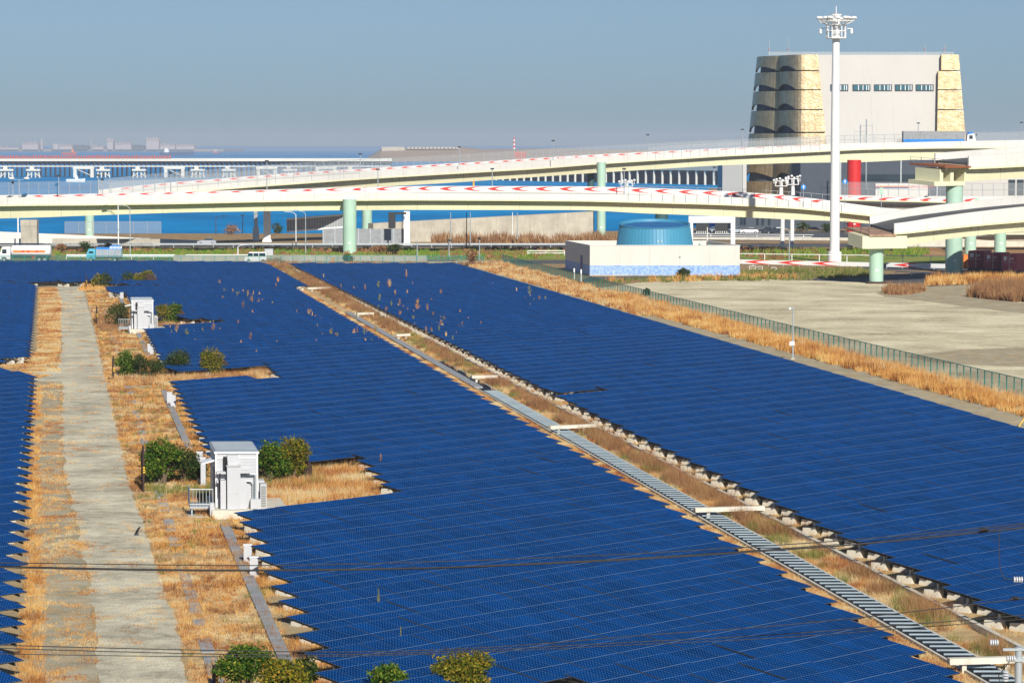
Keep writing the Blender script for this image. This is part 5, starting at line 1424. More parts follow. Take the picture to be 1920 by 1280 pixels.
def wall(label, a, b, h0, h1, m, th=.3, name='concrete_wall', cat='wall', z0=0.0):
    a = V_(a); b = V_(b); d = b-a; nn = V_((-d.y, d.x, 0)).normalized()*th
    mb = MB(); mb.hexa([(0,0,z0), d+V_((0,0,z0)), d+nn+V_((0,0,z0)), nn+V_((0,0,z0))], [V_((0,0,h0)), d+V_((0,0,h1)), d+nn+V_((0,0,h1)), nn+V_((0,0,h0))])
    o = mb.build(name, m, loc=a); tag(o, label, cat); return o
def dwall(label, xa, xb, Ya, Yb, yt0, yt1, m, **k):
    return wall(label, (atx(xa, Ya), Ya, 0), (atx(xb, Yb), Yb, 0), zof(yt0, Ya), zof(yt1, Yb), m, **k)
dwall('white road barrier under the lower viaduct at the left edge', -30, 375, 668, 664, 433, 451, M['whiteconc'])
dwall('lower pale barrier in front of the white one at the left edge', -30, 100, 648, 648, 447, 447.5, M['whiteconc'])
dwall('low tan concrete wall beside the road under the lower viaduct', 98, 300, 646, 646, 447, 448, M['conc'])
dwall('tan concrete kerb wall behind the verge right of the van', 325, 640, 560, 560, 478, 478.5, M['conc'], name='low_wall')
dwall('low tan wall behind the teal fence left of the fence corner', 640, 800, 560, 560, 478.5, 479, M['conc'], name='low_wall')
dwall('long rising concrete ramp wall behind the lower viaduct, right of the green pier', 700, 1112, 668, 690, 419, 397, M['conc'], th=3)
dwall('pale concrete edge wall in front of the parked cars', 1290, 1730, 690, 676, 444.5, 446, M['lightconc'])
dwall('pale concrete wall behind the brown field right of the mast', 1600, 1960, 640, 640, 441, 443, M['lightconc'])
# ribbed grey noise wall tube
t = thing('ribbed_wall', 'long grey ribbed noise wall on the shore behind the lower viaduct', 'noise wall', (atx(538,680), 680, 0))
a = 0; b = atx(662,684)-atx(538,680); mb = MB()
mb.hexa([(0,0,zof(434,680)),(b,4,zof(425,684)),(b,7,zof(425,684)),(0,3,zof(434,680))],[(0,0,zof(411,680)),(b,4,zof(401,684)),(b,7,zof(401,684)),(0,3,zof(411,680))]); mb.build('panel', M['greyribs'] if 'greyribs' in M else M['greyconc'], t)
mb = MB()
for k in range(26):
    f = k/25; mb.box((b*f-.06, 4*f-.12, zof(434-9*f,682)), (b*f+.06, 4*f-.005, zof(411-10*f,682)))
mb.build('rib', M['steel'], t)['kind'] = 'stuff'
mb = MB(); mb.tube([(0,-.1,zof(411,680)), (b,3.9,zof(401,684))], .22, 6); mb.tube([(0,-.1,zof(434,680)), (b,3.9,zof(425,684))], .22, 6); mb.build('edge_rail', M['white'], t)
t = thing('screen_wall', 'pale grey panel wall beside the road under the ribbed wall', 'noise wall', (atx(606,652), 652, 0)); mb = MB()
b = atx(760,652)-atx(606,652); mb.box((0,0,0), (b,.2,zof(429,652))); mb.build('panel', M['greyconc'], t); mb = MB()
for k in range(8): mb.box((b*k/7-.1,-.15,0), (b*k/7+.1,-.005,zof(428,652)))
mb.build('post', M['steel'], t)
fence_path('mesh_fence', 'mesh fence on the shore under the lower viaduct at the left', [V_((atx(122,676), 676, zof(438,676))), V_((atx(302,676), 676, zof(438,676)))], 2.6, 3.1, M['steel'], M['mesh'])
# white gantry frames
def gantry(label, xa, xb, Y, ybase, ytop, m, sign=True):
    t = thing('sign_gantry', label, 'gantry', (atx((xa+xb)/2, Y), Y, 0)); w2 = (atx(xb,Y)-atx(xa,Y))/2; z = zof(ytop, Y)
    for s_ in (-1, 1):
        mb = MB(); mb.box((s_*w2-.45, -.4, 0), (s_*w2+.45, .4, z)); mb.build('column', m, t)
    mb = MB(); mb.box((-w2+.453, -.3, z-1.4), (w2-.453, .3, z-.003)); mb.build('crossbeam', m, t)
    if sign:
        for c in (-.45, .45):
            mb = MB(); mb.box((w2*c-w2*.3, -.5, z-3.4), (w2*c+w2*.3, -.303, z-1.45)); sg = mb.build('sign_board', M['dsteel'], t)
            mb = MB()
            for q in range(6): mb.box((w2*c-w2*.28+q*w2*.1, -.56, z-3.55), (w2*c-w2*.25+q*w2*.1, -.505, z-3.1))
            mb.build('sign_lamp', M['white'], sg)
gantry('white sign gantry over the road right of the blue round tank', 1295, 1374, 640, 460, 405, M['white'])
for lb, x, Y, w_ in (('thick white post under the lower viaduct just left of the ribbed wall', 501, 672, .75), ('short white-footed grey post left of the thick white post', 480, 680, .5), ('thick white post right of the dark hanging board, before the ramp wall', 763, 650, .62)):
    t = thing('white_post', lb, 'post', (atx(x,Y), Y, 0)); mb = MB(); mb.box((-w_,-.5,0), (w_,.5,zof(396,Y))) if x != 480 else mb.box((-.4,-.4,3), (.4,.4,zof(396,Y))); mb.build('shaft', M['white'] if x != 480 else M['steel'], t)
    mb = MB(); mb.box((-w_*1.3,-.8,0), (w_*1.3,.8,.5 if x != 480 else 3)); mb.build('base', M['white'], t)
t = thing('message_board', 'dark hanging message board on a grey post right of the tall green pier', 'sign', (atx(735,648), 648, 0)); mb = MB(); mb.cyl((0,0,0), (0,0,zof(398,648)), .18, n=8); mb.build('post', M['steel'], t)
mb = MB(); mb.box((-.75,-.3,zof(428,648)), (.75,-.19,zof(398,648))); mb.build('board', M['dsteel'], t); mb = MB(); mb.box((.753,-.2,zof(402,648)), (3.0,.0,zof(398,648))); mb.build('bracket', M['dsteel'], t)
for i, x in enumerate((1467, 1485)):
    Y = 625; t = thing('white_post', 'thick white post under the viaduct left of the mast, %s of a pair' % ('left' if i == 0 else 'right'), 'post', (atx(x,Y), Y, 0), 0, 'white posts under the viaduct')
    mb = MB(); mb.cyl((0,0,0), (0,0,zof(410,Y)), .42, n=12); mb.build('shaft', M['white'], t); mb = MB(); mb.box((-.6,-.6,0), (.6,.6,.4)); mb.build('base', M['lightconc'], t)

# ================================================================== LAMPS, POLES, SIGNS
def lamp(label, x, yb, yt, Y, kind='top', m='steel', z0=None, r=.09):
    zb = zof(yb, Y) if z0 is None else z0; zt2 = zof(yt, Y); H = zt2-zb
    t = thing('street_lamp' if kind != 'cam' else 'camera_pole', label, 'lamp post' if kind != 'cam' else 'camera pole', (atx(x, Y), Y, zb))
    mb = MB(); mb.cyl((0,0,0), (0,0,H), r*1.3, r*.8, 8); mb.build('pole', M[m], t)
    mb = MB()
    if kind == 'top': mb.box((-.38,-.25,H), (.38,.25,H+.28)); mb.build('lamp_head', M['dsteel'], t)
    elif kind == 'arm':
        mb.tube([(0,0,H-.1),(-.5,0,H+.35),(-1.5,0,H+.55)], r*.6, 6); mb.build('arm', M[m], t); mb = MB(); mb.box((-2.3,-.2,H+.48), (-1.4,.2,H+.66)); mb.build('lamp_head', M['steel'], t)
    elif kind == 'armr':
        mb.tube([(0,0,H-.1),(.5,0,H+.2),(1.4,0,H+.3)], r*.6, 6); mb.build('arm', M[m], t); mb = MB(); mb.box((1.3,-.2,H+.22), (2.1,.2,H+.42)); mb.build('lamp_head', M['steel'], t)
    elif kind == 'twin':
        for s_ in (-1, 1):
            mb.cyl((0,0,H-.2), (s_*1.3,0,H), r*.6, n=6)
        mb.build('arm', M[m], t)
        for s_ in (-1, 1):
            mb = MB(); mb.sph((s_*1.5,0,H+.15), .6, 10, (1,1,.5)); mb.build('lamp_head', M['white'], t)
    elif kind == 'cam':
        mb.sph((0,0,H+.2), .3, 8); mb.build('camera', M['dsteel'], t)
    return t
Lp = [
 ('slender lamp on the upper viaduct, first from the left',676,320,290,672,'top','steel'),('slender lamp on the upper viaduct above the river of mesh fence, second from left',861,310,277,694,'top','steel'),
 ('slender lamp on the upper viaduct left of the green pier',1037,300,265,716,'top','steel'),('slender lamp on the upper viaduct right of the green pier',1214,285,254,742,'top','steel'),
 ('slender lamp on the upper viaduct just left of the gold building',1391,272,244,756,'top','steel'),('slender lamp on the upper viaduct at the right picture edge',1913,262,231,770,'top','steel'),
 ('slender lamp on the lower viaduct left of the picture centre',709,358,319,611,'top','steel'),('slender lamp on the lower viaduct at the picture centre',923,356,318,611,'top','steel'),
 ('slender lamp rising behind the mesh fence at the left, before the jetty',501,360,303,640,'top','steel'),('short camera pole on the lower viaduct at the left edge',25,372,344,612,'cam','steel'),
 ('twin globe lamp on the lower viaduct near the left edge',37,372,336,613,'twin','steel'),('lamp on the lower viaduct right of the twin globe lamp',111,370,331,614,'top','steel'),
 ('lamp on the lower viaduct, third slender one from the left edge',185,368,330,615,'top','steel'),('camera pole with two heads above the merging decks',193,366,339,616,'cam','steel'),('slim lamp above the merging decks',321,360,326,620,'top','steel'),
 ('tall white lamp with side arms before the lower viaduct at the left',222,460,360,600,'arm','white'),('tall lamp with thin grey pole left of the silver car',244,476,390,592,'arm','steel'),
 ('grey lamp under the viaduct near the shore',405,440,408,665,'armr','white'),('white lamp pole by the verge, right of the van',555,462,402,630,'arm','white'),
 ('grey lamp pole right of the white cabinet',573,477,400,592,'arm','steel'),('dark pole on the shore under the viaduct',455,438,405,690,'top','dsteel'),
 ('small curved lamp by the truck road beside the van',446,477,462,560,'armr','white'),('grey pole in front of the concrete ramp wall, left',845,455,398,632,'none','steel'),
 ('white pole in front of the concrete ramp wall',882,455,398,633,'none','steel'),('dark tall pole before the concrete ramp wall',875,465,398,618,'none','dsteel'),('white tall pole in front of the ramp wall, right part',961,440,398,640,'none','white'),
 ('grey pole right of the white pole, ramp wall right part',970,448,398,640,'none','steel'),('dark pole beside the white portal',754,452,398,642,'none','dsteel'),
 ('thin pole with a lamp near the red barrier',1480,500,433,540,'arm','steel'),('grey lamp beside the tank building, behind its roof',1326,455,425,600,'top','white'),
 ('lamp with a round camera at the teal fence, behind the middle fields',899,497,449,549,'cam','steel'),('lamp pole on the verge behind the teal fence',842,482,452,570,'top','steel'),
 ('leaning thin pole on the verge near the fence',782,490,450,560,'none','steel'),
 ('white lamp pole over the lower viaduct right of the small floodlight group',1339,340,315,690,'top','steel'),('thin lamp in front of the building wall',1170,372,318,604,'top','steel'),
 ('white lamp at the right between piers',1780,336,300,660,'top','white'),('lamp above the trailer on the upper viaduct',1857-137,250,232,782,'top','steel')]
for lb, x, yb, yt, Y, k, m_ in Lp: lamp(lb, x, yb, yt, Y, k if k != 'none' else 'x', m_)
# small floodlight clusters above the lower viaduct
def cluster(label, x, yb, yt, Y):
    zb, z2 = zof(yb, Y), zof(yt, Y); H = z2-zb; t = thing('floodlight_cluster', label, 'floodlights', (atx(x,Y), Y, zb), 0, 'small white floodlight clusters')
    mb = MB(); mb.cyl((0,0,0), (0,0,H*.75), .45, .3, 12); mb.build('pole', M['white'], t)
    mb = MB(); W = 1.15
    for z in (H*.55, H*.85): 
        for y in (-W*.5, W*.5): mb.cyl((-W,y,z), (W,y,z), .08, n=6)
    for xx in (-W, 0, W):
        for y in (-W*.5, W*.5): mb.cyl((xx,y,H*.55), (xx,y,H*.85), .07, n=6)
    mb.build('frame', M['white'], t)
    for k in range(6):
        a = math.pi*k/5; mb = MB(); mb.sph((-W*1.3+k*W*.52, -.5+(k%2)*.9, H*(.9+.05*(k%3))), .3, 8, (1,1,.8)); mb.box((-W*1.3+k*W*.52-.05,-.5+(k%2)*.9-.05,H*.7), (-W*1.3+k*W*.52+.05,-.5+(k%2)*.9+.05,H*.9)); mb.build('floodlight', M['white'], t)
cluster('white floodlight cluster by the gold tower foot, left lower one of two', 1464, 366, 335, 625)
cluster('white floodlight cluster by the gold tower foot, right taller one of two', 1486, 366, 330, 640)
cluster('white floodlight cluster on the lower viaduct above the blue tank', 1175, 364, 338, 612)
# blue arrow signs
for lb, x, yb, yt in (('round blue sign with white up arrow on the lower viaduct, left one', 1506, 384, 345), ('round blue sign with white up arrow just right of the mast', 1583.5, 385, 335)):
    Y = 600; zb, z2 = zof(yb, Y), zof(yt, Y); t = thing('road_sign', lb, 'road sign', (atx(x,Y), Y, zb), 0, 'blue arrow signs')
    mb = MB(); mb.cyl((0,0,-.4), (0,0,z2-zb), .06, n=6); mb.build('post', M['steel'], t)
    mb = MB(); mb.cyl((0,-.06,z2-zb-.6), (0,-.1,z2-zb-.6), .5, n=20); d_ = mb.build('sign_disc', M['brightblue'], t)
    mb = MB(); z = z2-zb-.6; mb.add([(-.07,-.106,z-.35),(.07,-.106,z-.35),(.07,-.106,z+.05),(.24,-.106,z+.05),(0,-.106,z+.38),(-.24,-.106,z+.05),(-.07,-.106,z+.05)], [(0,1,2,6),(5,3,4)]); mb.build('arrow', M['white'], d_)
for lb, x, yb, yt in (('small pale grey board on a post on the lower viaduct, right of the mast', 1652, 394, 352), ('pale green board on a post near the tall green pier', 1831, 394, 371)):
    Y = 606; zb, z2 = zof(yb, Y), zof(yt, Y); t = thing('road_sign', lb, 'road sign', (atx(x,Y), Y, zb))
    mb = MB(); mb.cyl((0,0,-.4), (0,0,z2-zb-1), .08, n=6); mb.build('post', M['steel'], t); mb = MB(); mb.box((-.35,-.06,z2-zb-1.5), (.35,.0,z2-zb)); mb.build('board', M['green'], t)
# transmission frames on the upper viaduct before the white wall
t = thing('antenna_frame', 'thin grey antenna frames standing behind the upper viaduct before the white wall', 'antenna', (atx(1617,800), 800, 0))
for px, y0, y1 in ((1612, 262, 235), (1623, 262, 224)):
    mb = MB(); x = atx(px,800)-atx(1617,800); mb.cyl((x,0,0), (x,0,zof(y1,800)), .18, n=6); mb.build('mast', M['steel'], t)
    mb = MB()
    for q in (2, 5, 8):
        mb.cyl((x-1.6,0,zof(y1,800)-q*.8), (x+1.6,0,zof(y1,800)-q*.8), .05, n=5)
    for xx in (-1.6, 1.6): mb.cyl((x+xx,0,zof(y1,800)-7), (x+xx,0,zof(y1,800)-1), .05, n=5)
    mb.build('antenna', M['steel'], t)
# CCTV pole by the right field
p = G(1486.5, 673); t = thing('camera_pole', 'grey surveillance camera pole with a white box beside the right-hand field', 'camera pole', p); s = S(p.y)
H = zof(575, p.y)
mb = MB(); mb.cyl((0,0,0), (0,0,H*.45), .085, n=10); mb.cyl((0,0,H*.45), (0,0,H), .06, n=10); mb.build('pole', M['steel'], t)
mb = MB(); mb.box((-.17,-.17,0), (.17,.17,.08)); mb.build('base_plate', M['lightconc'], t)
mb = MB(); mb.box((-.34,-.2,H*.26), (.14,-.09,H*.26+.42)); mb.build('control_box', M['white'], t)
mb = MB(); mb.cyl((0,0,H-.12), (-.26,0,H-.1), .03, n=6); am = mb.build('arm', M['steel'], t); mb = MB(); mb.sph((-.32,0,H-.2), .14, 10); mb.build('camera_dome', M['white'], am)
# yellow stay at the right edge
p = G(1908, 803); mb = MB(); mb.cyl((0,0,0), (.9,.2,1.3), .05, n=8); tag(mb.build('yellow_post', M['yellow'], loc=p), 'leaning yellow post at the right edge beside the reeds', 'post')
# gate posts in the teal fence near the pale building
for i, (x, y0, y1) in enumerate(((1076.5, 523, 503), (1089.5, 528, 505))):
    p = G(x, y0); mb = MB(); mb.cyl((0,0,0), (0,0,(y0-y1)/S(p.y)), .13, n=10); tag(mb.build('gate_post', M['white'], loc=p), 'white gate post in the teal fence, %s one of the pair by the pale building' % ('left' if i == 0 else 'right'), 'post')
for i, (x, y) in enumerate(((1411, 507), (1425, 508), (1451, 510))):
    p = G(x, y); w_ = (.55, .4, .38)[i]; mb = MB()
    for xx in (-w_, w_): mb.cyl((xx,0,0), (xx,0,.75), .045, n=6)
    for z in (.35, .75): mb.cyl((-w_,0,z), (w_,0,z), .045, n=6)
    tag(mb.build('pipe_barrier', M['white'], loc=p), 'small white pipe barrier right of the pale building, %s of three' % ('widest and leftmost', 'middle', 'rightmost')[i], 'barrier')

# ================================================================== VEHICLES
def wheels(t, xs, W, r, m=None):
    for x in xs:
        for y in (0.0, W):
            mb = MB(); s_ = 1 if y else -1
            mb.cyl((x, y-.12*1, r), (x, y+.12, r), r, n=16); wl = mb.build('wheel', M['rubber'], t)
            mb = MB(); mb.cyl((x, y-.125 if y == 0 else y+.12, r), (x, y-.135 if y == 0 else y+.13, r), r*.55, n=12); mb.build('rim', M['silver'], wl)
def profile_body(pts, W, inset=0.0, topz=None):
    mb = MB(); mb.prism([(x, 0, z) for x, z in pts], (0, W, 0)); return mb
def car(label, X, Y, L, m, z=0.0, van=False, rot=0.0, name='parked_car', cat='car', group=None):
    t = thing(name, label, cat, (X, Y, z), rot, group); W = 1.65
    if van: body = [(-L/2,.3),(L/2,.3),(L/2,1.0),(L/2-.05,1.75),(L/2-.25,1.9),(-L/2+.85,1.9),(-L/2+.35,1.1),(-L/2,.95)]
    else: body = [(-L/2,.3),(L/2,.3),(L/2,.8),(L/2-.25,.98),(L/2-.75,1.05),(-L/2+1.35,1.05),(-L/2+.3,.88),(-L/2,.72)]
    mb = MB(); mb.prism([(x, .0, z_) for x, z_ in body], (0, W, 0)); mb.build('body', m, t)
    if van:
        for x0, x1 in ((-L/2+.75,-L/2+1.5),(-L/2+1.6,-L/2+2.5),(-L/2+2.6,L/2-.2)):
            mb = MB(); mb.prism([(x0-(.3 if x0 < -L/2+1 else 0),-.012,1.12),(x1,-.012,1.12),(x1,-.012,1.72),(x0,-.012,1.72)], (0,.01,0)); mb.build('window', M['glass'], t)
        mb = MB(); mb.prism([(-L/2+.37,.1,1.12),(-L/2+.36,.1,1.12+.001),(-L/2+.82,.1,1.86),(-L/2+.86,.1,1.85)], (0,W-.2,0)); mb.build('windscreen', M['glass'], t)
    else:
        mb = MB(); mb.prism([(x, .12, z_) for x, z_ in [(-L/2+1.2,1.053),(L/2-.5,1.053),(L/2-1.0,1.42),(-L/2+1.95,1.45)]], (0, W-.24, 0)); mb.build('cabin_glass', M['glass'], t)
        mb = MB(); mb.prism([(x, .1, z_) for x, z_ in [(-L/2+1.9,1.452),(L/2-1.0,1.425),(L/2-1.05,1.48),(-L/2+2.0,1.50)]], (0, W-.2, 0)); mb.build('roof', m, t)
        for x in (-L/2+1.7, 0.2, L/2-.9): pass
    for y in (.15, W-.45):
        mb = MB(); mb.box((-L/2-.02, y, .62), (-L/2+.06, y+.3, .78)); mb.build('headlight', M['white'], t)
    wheels(t, (-L/2+.75, L/2-.7), W, .31); return t
M['silverpaint'] = simple('silver_paint', (.50,.53,.58), .3, .3, var=.03)
M['darkpaint'] = simple('dark_paint', (.03,.035,.05), .25, var=.03)
car('white van facing left on the road beyond the far teal fence', atx(479, 553), 553, 3.95, M['white'], van=True, name='van', cat='van')
car('silver hatchback on the road behind the green verge', atx(387, 650), 650, 3.9, M['silverpaint'])
park = [(1317,'darkpaint'),(1336,'silverpaint'),(1353,'darkpaint'),(1376,'silverpaint'),(1405,'white'),(1436,'darkpaint'),(1452,'darkpaint')]
for i, (x, m_) in enumerate(park):
    car(('dark parked car under the viaduct, leftmost of the row','silver parked car second from the left under the viaduct','dark blue parked car third from the left under the viaduct','silver parked car partly behind the white gantry leg','cream-white parked car, the brightest of the row under the viaduct','dark parked car right of the cream-white car','dark parked car at the right end of the row near the white posts')[i],
        atx(x, 733+(i % 2)*3), 733+(i % 2)*3, 4.3, M[m_], group='parked cars under the viaduct')
# tanker truck
def truck_cab(t, m, x0, W, H, L=1.9):
    mb = MB(); mb.prism([(x0,0,.5),(x0+L,0,.5),(x0+L,0,H),(x0+.45,0,H),(x0+.08,0,1.6),(x0,0,1.3)], (0,W,0)); c = mb.build('cab', m, t)
    mb = MB(); mb.box((x0+.45,-.014,1.55), (x0+1.25,-.004,H-.45)); mb.build('window', M['glass'], c)
    mb = MB(); mb.prism([(x0+.06,.12,1.62),(x0+.02,.12,1.62),(x0+.36,.12,H-.25),(x0+.40,.12,H-.25)], (0,W-.24,0)); mb.build('windscreen', M['glass'], c)
    mb = MB(); mb.box((x0-.06,0,.45), (x0-.002,W,.75)); mb.build('bumper', M['dsteel'], c)
Y = 556; t = thing('tanker_truck', 'white tanker truck with an orange stripe at the left edge beyond the far fence', 'tanker truck', (atx(46, Y), Y, 0))
truck_cab(t, M['white'], -4.5, 2.3, 2.75); mb = MB()
def oval(w2, h2, zc, n=20, p=.7): return [(0, 1.15+w2*math.copysign(abs(math.cos(a))**p, math.cos(a)), zc+h2*math.copysign(abs(math.sin(a))**p, math.sin(a))) for a in [2*math.pi*i/n for i in range(n)]]
secs = []
for x, f in ((-2.5,.75),(-2.3,.95),(-2.2,1.0),(4.3,1.0),(4.45,.95),(4.6,.75)): secs.append([(x, 1.15+(y-1.15)*f, 2.05+(z-2.05)*f) for _, y, z in oval(1.15, .95, 2.05)])
mb.sweep(secs); mb.build('tank', M['white'], t, smooth=True)
mb = MB(); mb.box((-2.1,-.03,1.75), (3.7,-.004,2.12)); st_ = mb.build('orange_stripe', M['orange'], t)
mb = MB()
for x in (-.6, .4, 1.9): mb.prism([(x,-.038,1.78),(x+.35,-.038,1.78),(x+.6,-.038,2.09),(x+.2,-.038,2.09)], (0,.006,0))
mb.build('stripe_mark', M['red'], st_)
mb = MB(); mb.box((-2.5,.3,.7), (4.4,2.0,1.05)); mb.build('chassis', M['dsteel'], t)
mb = MB(); mb.box((1.3,-.05,.75), (1.9,.25,1.0)); mb.build('tool_box', M['red'], t)
wheels(t, (-3.7, 2.6, 3.6), 2.2, .48)
# pale blue dump truck with silver box and blue patterned tarpaulin
t = thing('box_truck', 'small pale blue truck with silver side panels and a blue patterned tarpaulin', 'truck', (atx(195, 557), 557, 0))
truck_cab(t, M['cyan'], -3.2, 2.0, 2.35, 1.6)
mb = MB(); mb.box((-1.5,0,.9), (3.1,2.0,2.25)); bx2 = mb.build('cargo_box', M['silver'], t); mb = MB()
for k in range(5): mb.box((-1.5+k*1.13,-.04,.9), (-1.42+k*1.13,-.003,2.25))
mb.build('box_rib', M['cyan'], bx2)
mb = MB(); mb.prism([(-1.4,.15,2.25),(3.1,.15,2.25),(3.0,.15,2.75),(2.3,.15,3.05),(1.2,.15,2.95),(.8,.15,2.6),(-1.4,.15,2.6)], (0,1.7,0)); mb.build('tarpaulin', M['brightblue'], t)
mb = MB(); 
for k in range(9): x = 1.0+.25*k; mb.prism([(x,.14,2.35+.06*(k%3)),(x+.12,.14,2.3),(x+.2,.14,2.75),(x+.06,.14,2.85-.05*(k%2))], (0,-.01,0))
mb.build('tarpaulin_stripe', M['white'], t)
mb = MB(); mb.box((-1.6,.2,.6), (3.0,1.8,.9)); mb.build('chassis', M['dsteel'], t); wheels(t, (-2.4, 1.9), 1.95, .4)
mb = MB(); p = V_((atx(504, 566), 566, 0)); mb.box((-.75,0,0), (.75,1,1.95)); mb.box((-.8,-.05,1.95), (.8,1.05,2.05)); mb.box((-.3,-.012,.3),(.3,-.002,1.7)); tag(mb.build('equipment_cabinet', M['whitecab'], loc=p), 'white equipment cabinet on the verge behind the white van', 'cabinet')
# lorry on the upper viaduct: grey box body with blue skirt and blue-white cab
i0 = min(range(len(st2)), key=lambda i: abs(960+FPX*st2[i][0].x/st2[i][0].y-1760)); s_ = st2[i0]
t = thing('articulated_lorry', 'grey box lorry with a blue skirt and blue-white cab driving on the upper viaduct', 'lorry', P3(s_, 3.2, -1.15), math.atan2(s_[1].y, s_[1].x))
xa, xb = (1692-1760)/S(770), (1808-1760)/S(770)
mb = MB(); mb.box((xa,0,.65), (xb,2.4,3.75)); mb.build('box_body', M['greyconc'], t); mb = MB(); mb.box((xa,-.03,.6), (xb,-.003,1.75)); mb.build('skirt', M['brightblue'], t)
mb = MB(); mb.prism([(xb+.5,0,.7),(xb+2.7,0,.7),(xb+2.8,0,1.6),(xb+2.3,0,3.2),(xb+1.2,0,3.5),(xb+.7,0,2.9)], (0,2.3,0)); c = mb.build('cab', M['white'], t)
mb = MB(); mb.prism([(xb+.7,-.01,2.905),(xb+2.3,-.01,3.205),(xb+1.9,-.01,3.6),(xb+1.1,-.01,3.6)], (0,2.32,0)); mb.build('wind_deflector', M['brightblue'], c)
mb = MB(); mb.box((xb+1.1,-.02,1.8), (xb+2.0,-.003,2.7)); mb.build('window', M['glass'], c)
mb = MB(); mb.cyl((xb+2.9,-.2,2.6), (xb+2.9,-.2,3.1), .12, n=6); mb.build('mirror', M['black'], c)
wheels(t, (xa+1.5, xb-2.5, xb-1.3, xb+1.9), 2.2, .5)
# trailer with orange stripe and lettering behind the ramp fence
def text_mesh(s, size, m, name, parent, loc, rot=(math.pi/2, 0, 0)):
    cu = bpy.data.curves.new(name, 'FONT'); cu.body = s; cu.size = size; cu.extrude = .01; cu.align_x = 'LEFT'
    ob = bpy.data.objects.new(name, cu); col.objects.link(ob); dg = bpy.context.evaluated_depsgraph_get(); me = bpy.data.meshes.new_from_object(ob.evaluated_get(dg)); bpy.data.objects.remove(ob)
    me.materials.clear(); me.materials.append(m); o = bpy.data.objects.new(name, me); col.objects.link(o); o.parent = parent; o.location = loc; o.rotation_euler = rot; return o
Y = 690; zg = zof(372, Y); w2 = 49/S(Y)
t = thing('freight_trailer', 'long white trailer with an orange stripe and red lettering behind the ramp fence', 'trailer', (atx(1690, Y), Y, 0))
mb = MB(); mb.box((-w2,0,zof(371,Y)), (w2,2.5,zof(344,Y))); bd = mb.build('box_body', M['whiteconc'], t)
mb = MB(); mb.box((-w2,-.03,zof(350.5,Y)), (w2*.25,-.003,zof(348.6,Y))); mb.build('orange_stripe', M['orange'], bd)
mb = MB(); mb.box((-w2,-.03,zof(353.2,Y)), (w2*.25,-.003,zof(350.8,Y))); mb.build('blue_stripe', simple('navy', (.03,.05,.25), .5), bd)
text_mesh('NIPPON EXPRESS', .72, M['red'], 'lettering', bd, (w2*.27, -.02, zof(352.5,Y)))
for x in (-w2*.6, 0, w2*.6):
    mb = MB(); mb.box((x-.3,.3,0), (x+.3,2.2,zof(371,Y)-.003)); mb.build('support', M['dsteel'], t)
# freight containers
for i, (xa, xf, xb, yt, yb) in enumerate(((1815.5,1844.5,1866,470,502),(1847,1877,1900,474,505),(1879,1906,1935,476,508))):
    Y = (508, 505, 502)[i]+3; s = S(Y); w2 = (xf-xa)/s; H = (yb-yt)/s; z0 = zof(yb, Y)
    z0 = max(z0, .25)
    t = thing('freight_container', ('leftmost maroon freight container beside the tall green pier','middle maroon freight container in the row of three','rightmost maroon freight container, nearest the picture edge')[i], 'container', (atx(xa,Y), Y, z0), 0, 'maroon freight containers')
    Ls = 3.7; sh = (xb-xf)/s
    mb = MB(); mb.hexa([(0,0,0),(w2,0,0),(w2+sh,Ls,0),(sh,Ls,0)], [(0,0,H),(w2,0,H),(w2+sh,Ls,H),(sh,Ls,H)]); mb.build('body', M['maroon'], t)
    mb = MB(); mb.box((w2*.12,-.02,H*.62), (w2*.36,-.004,H*.86)); mb.build('label_plate', M['white'], t)
    text_mesh('JRF', .62, M['white'], 'lettering', t, (w2*.48, -.02, H*.64))
    mb = MB(); mb.box((w2*.08,-.015,H*.5), (w2*.92,-.004,H*.515)); mb.box((w2*.49,-.015,.05), (w2*.51,-.004,H-.05)); mb.build('door_seam', M['white'], t)
    mb = MB()
    for x in (w2*.3, w2*.7): mb.box((x-.03,-.05,.1), (x+.03,-.016,H-.1))
    mb.build('locking_bar', M['maroon'], t)
    mb = MB(); mb.hexa([(-.05,-.02,-z0),(w2+.05,-.02,-z0),(w2+sh+.05,Ls,-z0),(sh-.05,Ls,-z0)], [(-.05,-.02,-.003),(w2+.05,-.02,-.003),(w2+sh+.05,Ls,-.003),(sh-.05,Ls,-.003)]); mb.build('flat_wagon', M['dsteel'], t)
mb = MB(); Y = 516; mb.box((0,0,.4), (8/S(Y),2,zof(478,Y))); tag(mb.build('orange_container', M['orange'], loc=(atx(1807,Y), Y, 0)), 'orange container peeking out between the pier and the maroon containers', 'container')

